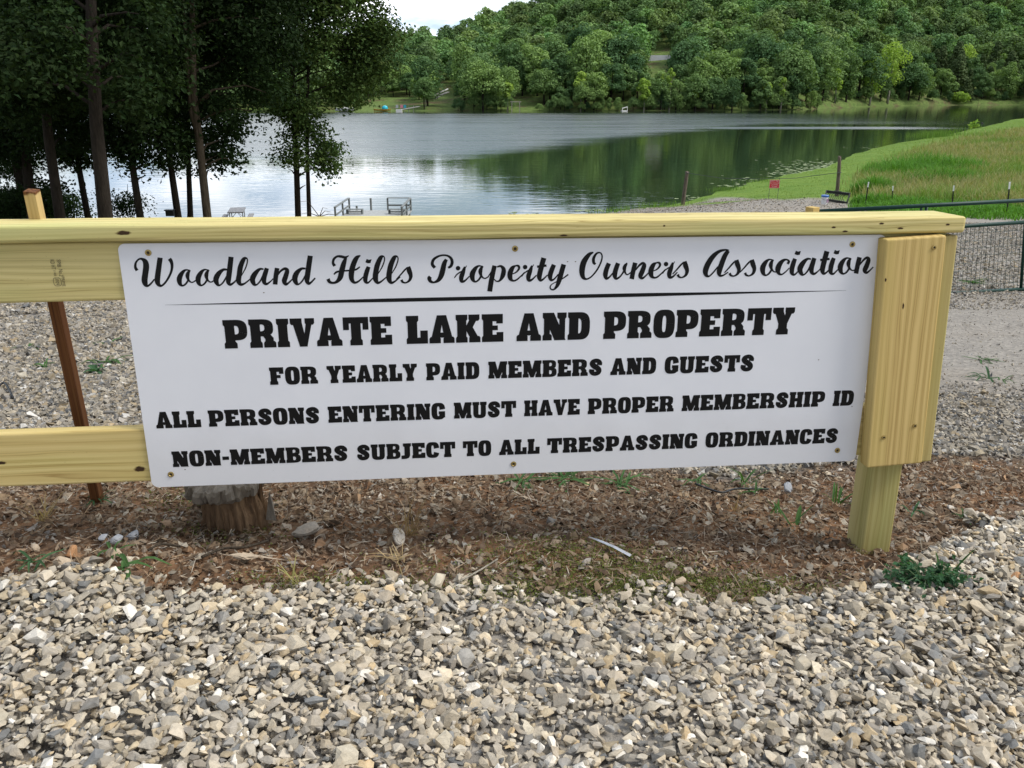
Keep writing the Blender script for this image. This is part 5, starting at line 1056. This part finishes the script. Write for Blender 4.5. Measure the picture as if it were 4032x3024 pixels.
PAL = np.array([(.40, .355, .285), (.36, .325, .27), (.45, .39, .30), (.29, .265, .23), (.25, .24, .225), (.17, .172, .172), (.50, .45, .36), (.43, .34, .22), (.62, .59, .54), (.37, .335, .29), (.32, .28, .22), (.25, .23, .205), (.41, .37, .31), (.46, .40, .31), (.36, .32, .26), (.33, .295, .245), (.42, .37, .30), (.37, .31, .22)])
def stones(x, y, z, size, templ, pal=PAL, tilt=.45, pw=None):
    n = len(x); order = rng.integers(len(templ), size=n); Vs, Fs, Cs, b = [], [], [], 0
    a = rng.uniform(0, 6.2832, n); ax = rng.normal(size=n) * tilt; ay = rng.normal(size=n) * tilt
    ca, sa, cx, sx, cy, sy = np.cos(a), np.sin(a), np.cos(ax), np.sin(ax), np.cos(ay), np.sin(ay)
    Rz = np.zeros((n, 3, 3)); Rz[:, 0, 0] = ca; Rz[:, 0, 1] = -sa; Rz[:, 1, 0] = sa; Rz[:, 1, 1] = ca; Rz[:, 2, 2] = 1
    Rx = np.zeros((n, 3, 3)); Rx[:, 0, 0] = 1; Rx[:, 1, 1] = cx; Rx[:, 1, 2] = -sx; Rx[:, 2, 1] = sx; Rx[:, 2, 2] = cx
    Ry = np.zeros((n, 3, 3)); Ry[:, 1, 1] = 1; Ry[:, 0, 0] = cy; Ry[:, 0, 2] = sy; Ry[:, 2, 0] = -sy; Ry[:, 2, 2] = cy
    RR = Rx @ Ry @ Rz; col = pal[rng.choice(len(pal), size=n, p=pw)] * rng.uniform(.78, 1.24, (n, 1))
    sh = rng.uniform(.8, 1.25, (n, 3))
    for k, (TV, TF) in enumerate(templ):
        i = np.where(order == k)[0]
        if not len(i): continue
        V = np.einsum('nij,nvj->nvi', RR[i], TV[None] * sh[i][:, None, :]) * size[i][:, None, None] * .5 + np.stack([x, y, z], 1)[i][:, None]
        nv = len(TV); Vs.append(V.reshape(-1, 3)); Fs.append((TF[None] + (b + np.arange(len(i)) * nv)[:, None, None]).reshape(-1, 3)); Cs.append(np.repeat(col[i], nv, 0)); b += len(i) * nv
    return np.concatenate(Vs), np.concatenate(Fs), np.concatenate(Cs)
M = Mat('crushed_stone'); ca_ = M.attr(); f = M.noise(M.coord(), 70, 6, .7); g = M.noise(M.coord(), 22, 4); vv = M.noise(M.coord('Object', (1, 1, 3)), 40, 3, .5, 2.5)
c = M.mix(1.0, ca_, M.ramp(f, [(.25, .72), (.75, 1.2)]), 'MULTIPLY'); c = M.mix(M.ramp(g, [(.5, 0.0), (.75, .35)]), c, M.mix(1.0, c, (1.08, .9, .68), 'MULTIPLY')); c = M.mix(M.ramp(vv, [(.66, 0.0), (.72, .35)]), c, (.5, .48, .45))
M.col(c); M.set(.9, 0, .2); M.bump(M.math('ADD', f, M.math('MULTIPLY', vv, .6)), .55, .004); STONE = M.m
# foreground bank of crushed limestone
def bank(n, med, sig, lo, hi, lift):
    x = rng.uniform(-3.0, 3.2, n); y = .5 + 2.0 * rng.uniform(size=n) ** .9; k = (~is_dirt(x, y)) & (np.abs(x) < .85 * y + 1.3) & (y < 2.4); x, y = x[k], y[k]
    sz = np.clip(rng.lognormal(math.log(med), sig, len(x)), lo, hi); return x, y, gz(x, y) + lift + rng.uniform(-.010, .010, len(x)) + (vnoise(x, y, 2.2, 31) - .5) * .03, sz
def stray(n, med, lo, hi):
    x = rng.uniform(-2.0, 2.6, n); y = rng.uniform(1.35, 3.3, n); d = is_dirt(x, y); near = ~(is_dirt(x, y - .10) & is_dirt(x, y + .12) & is_dirt(x, y - .05)); k = d & (rng.uniform(size=n) < np.where(near, .55, .05)); x, y = x[k], y[k]
    sz = np.clip(rng.lognormal(math.log(med), .4, len(x)), lo, hi); return x, y, gz(x, y) - .016 + sz * .15, sz
B = [stray(14000, .014, .007, .034), bank(84000, .0115, .35, .006, .024, -.006), bank(74000, .0185, .33, .011, .04, .003), bank(6000, .027, .25, .02, .048, .008)]
x, y, z, sz = [np.concatenate(q) for q in zip(*B)]
V, Fq, Cc = stones(x, y, z, sz * 1.10, T_HI, tilt=.38); Cc = Cc * np.array([[1.08, 1.07, 1.04]])
tag(mesh_np('gravel', V, Fq, STONE, col=Cc), 'angular grey and tan crushed limestone filling the foreground', 'gravel', kind='stuff')
# drive and yard behind the fence
def far_gravel(n, y0, y1, u0, u1, smin, gap_dirt=True):
    y = np.sqrt(rng.uniform(y0 ** 2, y1 ** 2, n)); x = rng.uniform(u0, u1, n) * y; k = ~is_dirt(x, y) & ~inpoly(x, y, GRASSP); x, y = x[k], y[k]
    return x, y
xs_, ys_, ss_ = [], [], []
for n, y0, y1, u0, u1, s0 in ((42000, 2.0, 5.0, -.85, -.18, .019), (52000, 2.0, 5.0, .30, 1.25, .019), (12000, 2.2, 5, -.18, .30, .021), (42000, 5, 12, -.85, -.3, .025), (16000, 5, 12, .4, .9, .02), (16000, 5, 12, -.3, .4, .032), (14000, 12, 30, -.12, .45, .05), (8000, 12, 20, -.6, -.12, .05), (30000, 11, 28, .45, .8, .034), (17000, 28, 54, .1, .5, .045)):
    x, y = far_gravel(n, y0, y1, u0, u1, s0); xs_.append(x); ys_.append(y); ss_.append(np.clip(rng.lognormal(math.log(s0), .35, len(x)), .010, .12))
x, y, s = map(np.concatenate, (xs_, ys_, ss_)); road = (x > .42 * y) & (y > 4.6) & (y < 9.5); keep = ~road | (rng.uniform(size=len(x)) < .25); x, y, s = x[keep], y[keep], s[keep]
s = np.where((x > .42 * y) & (y > 4.6) & (y < 9.5), s * .6, s)
V, Fq, Cc = stones(x, y, gz(x, y) + s * .12, s * 1.2, T_LO)
tag(mesh_np('gravel', V, Fq, STONE, col=Cc * np.array([[.73, .735, .74]])), 'pale gravel of the yard and drive sloping away behind the fence', 'gravel', kind='stuff')
# pebbles and clods in the bare earth
DP = np.array([(.23, .14, .08), (.28, .19, .12), (.20, .125, .075), (.36, .30, .235), (.33, .30, .27), (.18, .105, .06), (.32, .21, .125), (.40, .36, .31)])
n = 16000; x = rng.uniform(-1.9, 2.6, n); y = rng.uniform(1.4, 3.2, n); k = is_dirt(x, y); x, y = x[k], y[k]
w_ = np.where((x > .35) | (x < -.35), 1.0, .35); k = rng.uniform(size=len(x)) < w_; x, y = x[k], y[k]; s = np.clip(rng.lognormal(math.log(.0085), .55, len(x)), .003, .035)
V, Fq, Cc = stones(x, y, gz(x, y) - .016 + s * .15, s * 1.2, T_LO, DP)
tag(mesh_np('pebbles', V, Fq, STONE, col=Cc), 'orange brown pebbles and clods in the bare earth under the fence', 'pebbles', kind='stuff')
# leaf litter: curled dead leaves, bark bits and straw
LIT = .8 * np.array([(.20, .14, .09), (.27, .20, .135), (.14, .09, .055), (.34, .27, .195), (.40, .35, .28), (.17, .115, .075), (.10, .065, .042), (.30, .215, .135), (.24, .18, .125)])
def litter(n, L, Wd, curl, pal, zup=.0):
    x = rng.uniform(-1.9, 2.6, n * 3); y = rng.uniform(1.4, 3.2, n * 3); k = is_dirt(x, y) & (rng.uniform(size=n * 3) < np.clip(1.05 - np.abs(x - .15) * .34 + (vnoise(x, y, 3, 41) - .5) * .8, .12, 1)); x, y = x[k][:n], y[k][:n]; n = len(x)
    a = rng.uniform(0, 6.28, n); l = L * rng.uniform(.4, 1.3, n); w = Wd * rng.uniform(.5, 1.3, n); d = np.stack([np.cos(a), np.sin(a), rng.normal(size=n) * .25], 1) * l[:, None]; s = np.stack([-np.sin(a), np.cos(a), rng.normal(size=n) * .45], 1) * w[:, None]
    P = np.stack([x, y, gz(x, y) - .014 + rng.uniform(0, .012, n) + zup], 1); up = np.array([[0, 0, 1.0]]) * (l * curl * rng.uniform(-.3, 1, n))[:, None]
    V = np.stack([P - d * .5 - s * .15, P - d * .5 + s * .15, P - d * .12 + s * .5 + up * .5, P - d * .1 - s * .5 + up * .6, P + d * .22 + s * .42 + up * .2, P + d * .22 - s * .45 + up * .25, P + d * .5 + up], 1)
    i = np.arange(n)[:, None] * 7; c = pal[rng.integers(len(pal), size=n)] * rng.uniform(.75, 1.2, (n, 1))
    return V.reshape(-1, 3), [np.concatenate([i + np.array([[0, 1, 2, 3]]), i + np.array([[3, 2, 4, 5]])]), i + np.array([[5, 4, 6]])], np.repeat(c, 7, 0)
V1, F1, C1 = litter(4200, .030, .015, .5, LIT); V2, F2, C2 = litter(11000, .017, .006, .5, LIT * .9); V3, F3, C3 = litter(7500, .045, .0018, .15, LIT * 1.35, .003)
o1, o2 = len(V1), len(V1) + len(V2)
M = Mat('dead_leaf'); M.col(M.mix(1.0, M.attr(), M.ramp(M.noise(M.coord(), 120, 4), [(.3, .7), (.7, 1.15)]), 'MULTIPLY')); M.set(.9, 0, .15)
tag(mesh_np('leaf_litter', np.concatenate([V1, V2, V3]), [np.concatenate([F1[0], F2[0] + o1, F3[0] + o2]), np.concatenate([F1[1], F2[1] + o1, F3[1] + o2])], M.m, col=np.concatenate([C1, C2, C3])), 'brown dead leaves, bark scraps and straw on the earth under the sign', 'leaf litter', kind='stuff')
# moss and tiny sprouts along the edge of the gravel
Ps = []
for px, py, n, sx_, sy in [(1330, 1235, 900, .22, .07), (1180, 1270, 350, .2, .03), (740, 1262, 300, .12, .03), (1500, 1262, 350, .15, .03), (1250, 1180, 250, .15, .05), (430, 1080, 120, .1, .05), (1620, 1255, 200, .15, .03), (500, 1150, 60, .1, .04)]:
    g0 = ground(px, py); Ps.append(np.stack([g0[0] + rng.normal(size=n) * sx_, g0[1] + rng.normal(size=n) * sy], 1))
q = np.concatenate(Ps); q = np.repeat(q, 6, 0) + rng.normal(size=(len(q) * 6, 2)) * .012; P = np.stack([q[:, 0], q[:, 1], gz(q[:, 0], q[:, 1]) - .014 + rng.uniform(0, .016, len(q))], 1)
V, Fq = leaves(P, unit(rng.normal(size=P.shape) * .6 + np.array([0, 0, .8])), .0055 * rng.uniform(.5, 1.6, len(P)))
tag(mesh_np('moss', V, Fq, GRASS, col=np.repeat(np.array([[.125, .145, .04]]) * rng.uniform(.6, 1.5, (len(P), 1)), 4, 0)), 'fine yellow green sprouts creeping over the earth at the gravel edge', 'moss', kind='stuff')

# ------------------------------------------------------------------ weeds, rocks and odd things near the fence
def weed(px, py, n, L, wd, col, lab, droop=.9, name='weed', dry=0, up=.5):
    g0 = ground(px, py); V, Fq = [], []; mb = MB()
    for k in range(n):
        a = rng.uniform(0, 6.28); l = L * rng.uniform(.5, 1.2); w = wd * rng.uniform(.7, 1.2); d = np.array([math.cos(a), math.sin(a), 0]); s = np.array([-math.sin(a), math.cos(a), 0]); dr = droop * rng.uniform(.6, 1.3); u_ = up * rng.uniform(.5, 1.4)
        o0 = np.array([rng.normal(), rng.normal() * .7, 0]) * L * .12; b = len(mb.v); V = []
        for t in np.linspace(0, 1, 6): c_ = o0 + d * l * t * .9 + np.array([0, 0, l * (u_ * 1.6 * t - dr * t * t)]); c_[2] = max(c_[2], .004); hw = w * .5 * math.sin(math.pi * min(.12 + t * .88, .985)) ** .6; V += [c_ - s * hw + np.array([0, 0, hw * .4]), c_, c_ + s * hw + np.array([0, 0, hw * .4])]
        mb.add(V, [(3 * i + j, 3 * i + 3 + j, 3 * i + 4 + j, 3 * i + 1 + j) for i in range(5) for j in (0, 1)])
    me = bpy.data.meshes.new(name); me.from_pydata(mb.v, [], mb.f); at_ = me.attributes.new('Col', 'FLOAT_COLOR', 'POINT'); nv = len(mb.v); c_ = np.ones((nv, 4), np.float32); c_[:, :3] = np.repeat(np.asarray(col) * rng.uniform(.75, 1.25, (nv // 18, 1)), 18, 0); at_.data.foreach_set('color', c_.ravel())
    o = link(name, me, GRASS); o.location = g0; tag(o, lab, 'grass' if dry else 'weed'); return o
CG, DG_, DRY = (.065, .135, .045), (.05, .11, .05), (.36, .27, .15)
weed(1130, 1040, 16, .13, .010, CG, 'leftmost sprawling crabgrass clump below the middle of the sign', up=.35)
weed(1225, 1034, 20, .14, .010, CG, 'widest crabgrass clump right of the lower middle screw', up=.35)
weed(1335, 1046, 16, .13, .010, CG, 'crabgrass clump with blades trailing onto reddish soil', up=.3)
weed(1506, 1042, 9, .07, .008, CG, 'small grass tuft in the pale gravel under the sign', up=.6)
weed(1607, 1046, 12, .08, .007, CG, 'upright grass tuft under the last word of the sign', up=.8, droop=.6)
weed(1625, 1066, 8, .06, .008, CG, 'little grass tuft touching the black wire', up=.7)
weed(1673, 1112, 9, .07, .006, CG, 'thin grass sprig left of the broad single blade', up=.9, droop=.6)
weed(1711, 1137, 4, .085, .013, CG, 'single broad upright blade left of the fence post', up=1.0, droop=.35)
weed(1810, 1090, 12, .08, .007, CG, 'grass tuft growing against the left side of the post', up=.9, droop=.6)
weed(1968, 1108, 7, .06, .008, DG_, 'dark grass tuft just right of the post', up=.6)
weed(2080, 1122, 7, .06, .005, CG, 'wispy grass tuft at the right end of the bare earth', up=.7)
weed(68, 1218, 10, .07, .008, DG_, 'grass tuft among orange rocks at the left edge', up=.5)
weed(270, 1232, 9, .09, .010, CG, 'bright grass tuft at the gravel edge below the grey rocks', up=.5)
weed(240, 1190, 8, .06, .007, CG, 'small grass tuft beside the tan rock pile', up=.6)
weed(212, 1083, 14, .05, .007, DG_, 'dark grass around the foot of the thin stake', up=.6)
weed(432, 1085, 6, .05, .006, CG, 'tiny grass sprig in front of the stump', up=.8)
weed(205, 808, 18, .075, .026, DG_, 'broad leaved dark weed in the gravel beside the stake', up=.7)
weed(225, 786, 26, .15, .013, CG, 'spreading green weed behind the broad leaved one', up=.35)
weed(100, 796, 9, .09, .012, CG, 'small weed in the gravel left of the stake', up=.5)
weed(60, 752, 9, .13, .014, CG, 'low green patch in the gravel near the left edge', up=.25)
weed(230, 742, 12, .16, .014, CG, 'faint green patch high in the gravel left of the sign', up=.25)
weed(2128, 818, 12, .12, .014, DG_, 'dark weed in the drive edge right of the end boards', up=.5)
weed(2122, 778, 10, .16, .012, CG, 'flat grass patch on the drive nearest the right edge', up=.2)
weed(2165, 822, 7, .08, .012, CG, 'smaller weed right of the dark drive weed', up=.5)
weed(2100, 613, 20, .28, .03, CG, 'green weed patch under the gate mesh', up=.4)
weed(95, 1125, 26, .07, .003, DRY, 'dry straw tuft on the orange earth at the left', up=.8, droop=.5, name='dry_grass', dry=1)
weed(880, 1160, 34, .075, .003, (.25, .17, .09), 'dry brown grass tuft against the white rock', up=.8, droop=.5, name='dry_grass', dry=1)
weed(640, 1262, 12, .055, .003, (.30, .28, .11), 'yellow grass tuft at the gravel edge below the script sign corner', up=.9, droop=.6, name='dry_grass', dry=1)
weed(1590, 1105, 20, .06, .003, (.22, .15, .08), 'brown dry tuft right of the silver strip', up=.7, droop=.5, name='dry_grass', dry=1)
weed(860, 1210, 18, .1, .003, DRY, 'long dry straw lying before the white rock', up=.3, droop=.3, name='dry_grass', dry=1)
# bushy weed at the post
g0 = ground(1998, 1262); root = empty('leafy_weed', g0); tag(root, 'bushy blue green weed at the gravel edge right of the post', 'weed')
mb = MB(); Ps = []
for k in range(22):
    a = rng.uniform(0, 6.28); l = rng.uniform(.04, .11); e_ = np.array([math.cos(a) * l * 1.1, math.sin(a) * l * .7, rng.uniform(.015, .055)]); mb.tube([(0, 0, 0), e_ * .5 + np.array([0, 0, .02]), e_], [.0016, .0013, .0008], 4)
    for t in np.linspace(.25, 1, 11): Ps.append(e_ * t + rng.normal(size=3) * .006)
mb.build('stem', plain('weed_stem', (.09, .15, .06), .7), root); P = np.array(Ps); P = np.repeat(P, 3, 0) + rng.normal(size=(len(P) * 3, 3)) * .008; P[:, 2] = np.maximum(P[:, 2], .003)
V, Fq = leaves(P, unit(rng.normal(size=P.shape) * .5 + np.array([0, 0, .8])), .017 * rng.uniform(.6, 1.3, len(P))); mesh_np('leaves', V, Fq, GRASS, root, col=np.repeat(np.array([[.055, .13, .065]]) * rng.uniform(.7, 1.3, (len(P), 1)), 4, 0))
weed(2040, 1248, 5, .06, .007, CG, 'broad bladed grass rising out of the bushy weed', up=.8, droop=.6)
def rock(px, py, wpx, col, lab, seed, flat=.6, dep=.8):
    g0 = ground(px, py); sl = np.linalg.norm(g0); r = wpx * sl * .97 / PXM / 2; V, Fq = hull_template(20, flat, seed)
    bm = bmesh.new(); vs = [bm.verts.new(v_) for v_ in V]; [bm.faces.new([vs[i] for i in f_]) for f_ in Fq]; bmesh.ops.bevel(bm, geom=list(bm.edges), offset=.07, segments=2, affect='EDGES'); me = bpy.data.meshes.new('rock'); bm.to_mesh(me); bm.free()
    nv = len(me.vertices); co = np.zeros(nv * 3, np.float32); me.vertices.foreach_get('co', co); co = co.reshape(-1, 3) * np.array([r, r * dep, r]); me.vertices.foreach_set('co', co.ravel()); a = me.attributes.new('Col', 'FLOAT_COLOR', 'POINT'); c_ = np.ones((nv, 4), np.float32); c_[:, :3] = col; a.data.foreach_set('color', c_.ravel())
    o = link('rock', me, STONE); o.location = g0 + np.array([0, r * .3, r * flat * .35]); o.rotation_euler = (0, 0, seed * 1.3); tag(o, lab, 'rock')
GREY, TAN, ORG = (.27, .28, .30), (.42, .34, .25), (.40, .22, .11)
for a_ in [(1703, 1060, 36, GREY, 'grey rock beyond the end of the black wire', 1), (2007, 1116, 36, TAN, 'tan rock on the gravel right of the post', 2), (2198, 1262, 50, ORG, 'rust coloured rock at the right edge of the gravel', 3), (155, 1200, 44, ORG, 'large orange brown rock in the heap at the left', 4),
           (245, 1200, 36, TAN, 'pale tan rock right of the orange heap', 5), (221, 1166, 26, GREY, 'smaller blue grey rock left of its larger neighbour', 6), (280, 1160, 40, GREY, 'larger blue grey rock below the sign corner', 7), (190, 1218, 34, TAN, 'tan rock in front of the orange heap', 8),
           (132, 1226, 44, TAN, 'flat pale rock at the foot of the orange heap', 9), (655, 1152, 64, (.30, .26, .21), 'broad flat brown rock right of the stump', 10, .35), (860, 1168, 58, (.50, .45, .38), 'white topped rock behind dry brown grass', 11, .5), (524, 1208, 56, TAN, 'thin tan slab lying between stump and gravel', 12, .25),
           (250, 1170, 30, GREY, 'middle stone of the blue grey cluster', 13), (75, 1190, 30, TAN, 'pale cobble near the left edge of the earth', 14), (1470, 1262, 34, TAN, 'pointed tan stone at the gravel edge below the silver strip', 15)]: rock(*a_)
# stump
g0 = ground(482, 1140); g0 = g0 + np.array([0, .075, 0]); root = empty('tree_stump', g0); tag(root, 'weathered grey topped stump under the lower left of the sign', 'stump'); k_ = np.linalg.norm(g0) * .97 / PXM
def ringmesh(prof, n, rough, seed, grooves=0.0):
    V, Fq = [], []
    for j, (r, z, dx) in enumerate(prof):
        for i in range(n):
            a = 2 * math.pi * i / n; q = 1 + rough * (vnoise(math.cos(a) * 2.5 + seed, math.sin(a) * 2.5 + j * .25, 2, seed) - .5) + grooves * (vnoise(i * .9, j * .12, 1, seed + 3) - .5); V.append((dx + r * q * math.cos(a), r * q * .9 * math.sin(a), z + (.006 * math.sin(a * 5 + seed) + .012 * (vnoise(i * .7, seed, 1, 5) - .5) if 0 < j < len(prof) - 1 and rough > .2 else 0)))
    for j in range(len(prof) - 1):
        for i in range(n): Fq.append((j * n + i, j * n + (i + 1) % n, (j + 1) * n + (i + 1) % n, (j + 1) * n + i))
    Fq.append(tuple((len(prof) - 1) * n + i for i in range(n))); Fq.append(tuple(range(n))[::-1]); return V, Fq
M = Mat('rotten_wood'); f = M.noise(M.coord('Object', (60, 60, 5)), 1.0, 5, .65); g = M.noise(M.coord(), 25, 4)
M.col(M.mix(M.ramp(g, [(.4, 0.0), (.65, .8)]), M.ramp(f, [(.3, (.04, .025, .015)), (.5, (.19, .12, .07)), (.75, (.36, .25, .15))]), (.16, .10, .06))); M.set(.95, 0, .1); M.bump(f, 1.0, .012)
V, Fq = ringmesh([(66 * k_, -.03, .012), (64 * k_, .03, .010), (60 * k_, .06, .006), (62 * k_, .10, .002), (64 * k_, .112, 0)], 110, .34, 3, .17); MB().add(V, Fq).build('body', M.m, root, smooth=False)
M = Mat('grey_wood_top'); f = M.noise(M.coord('Object', (40, 40, 6)), 1.0, 6, .7); g = M.noise(M.coord('Object', (9, 60, 20)), 1.0, 4)
M.col(M.mix(M.ramp(g, [(.35, 0.0), (.7, 1.0)]), M.ramp(f, [(.3, (.09, .075, .06)), (.7, (.31, .27, .22))]), (.22, .195, .165))); M.set(.95, 0, .1); M.bump(M.math('ADD', f, g), 1.0, .008)
V, Fq = ringmesh([(70 * k_, .078, -.008), (79 * k_, .09, -.008), (83 * k_, .112, -.008), (79 * k_, .122, -.008), (52 * k_, .129, -.008), (12 * k_, .124, -.008)], 110, .4, 8, .14); MB().add(V, Fq).build('cap', M.m, root, smooth=False)
MB().add([(.105, -.03, 0), (.135, -.035, 0), (.128, -.02, .05), (.12, -.02, .085), (.112, -.02, .045), (.12, -.005, .0)], [(0, 1, 2, 3, 4), (1, 5, 2), (2, 5, 3), (3, 5, 4), (4, 5, 0)]).build('splinter', M.m, root)
# silver strip, wire, twigs
a, b = ground(1271, 1166), ground(1363, 1206); d = b - a; s = unit(np.cross(d, [0, 0, 1]))
V = []
for t, w in ((0, .0008), (.25, .0035), (.6, .0055), (1, .0065)): c_ = a + d * t + np.array([0, 0, .007 + .006 * math.sin(3 * t)]); V += [c_ - s * w, c_ + np.array([0, 0, .004]), c_ + s * w, c_ + np.array([0, 0, -.001])]
o = MB().add(V, [(4 * i + j, 4 * i + (j + 1) % 4, 4 * i + 4 + (j + 1) % 4, 4 * i + 4 + j) for i in range(3) for j in range(4)] + [(12, 13, 14, 15)]).build('metal_strip', plain('bright_metal', (.80, .81, .84), .25, .75, var=.1)); tag(o, 'tapering silver strip lying on the dead leaves', 'metal strip')
def lying(nm, pts, r, mat, lab, cat, up=.006):
    P = [ground(x, y) + np.array([0, 0, up + (.008 if 0 < i < len(pts) - 1 else 0)]) for i, (x, y) in enumerate(pts)]; C = catmull([(*p,) for p in P], 5); tag(MB().tube([tuple(c_) for c_ in C], r, 6).build(nm, mat, smooth=True), lab, cat)
lying('black_wire', [(1502, 1048), (1530, 1064), (1560, 1072), (1590, 1064), (1660, 1060)], .0035, plain('black_rubber', (.012, .012, .013), .5), 'curved black wire lying on the earth under the word ordinances', 'wire')
lying('twig', [(436, 1208), (480, 1196), (530, 1192), (580, 1172)], .0035, BARK_LIT, 'thin dark twig lying left of the flat brown rock', 'twig')
lying('twig', [(1075, 1212), (1040, 1240), (990, 1262)], .002, BARK_PALE, 'pale straw like twig in front of the moss', 'twig')
lying('twig', [(320, 1193), (350, 1186), (390, 1184)], .003, BARK_LIT, 'short brown twig before the stump', 'twig')
lying('twig', [(30, 868), (12, 838), (-10, 850)], .006, plain('black_rubber_hose', (.012, .012, .013), .5), 'bent black stick arching from the gravel at the left edge', 'stick', .02)
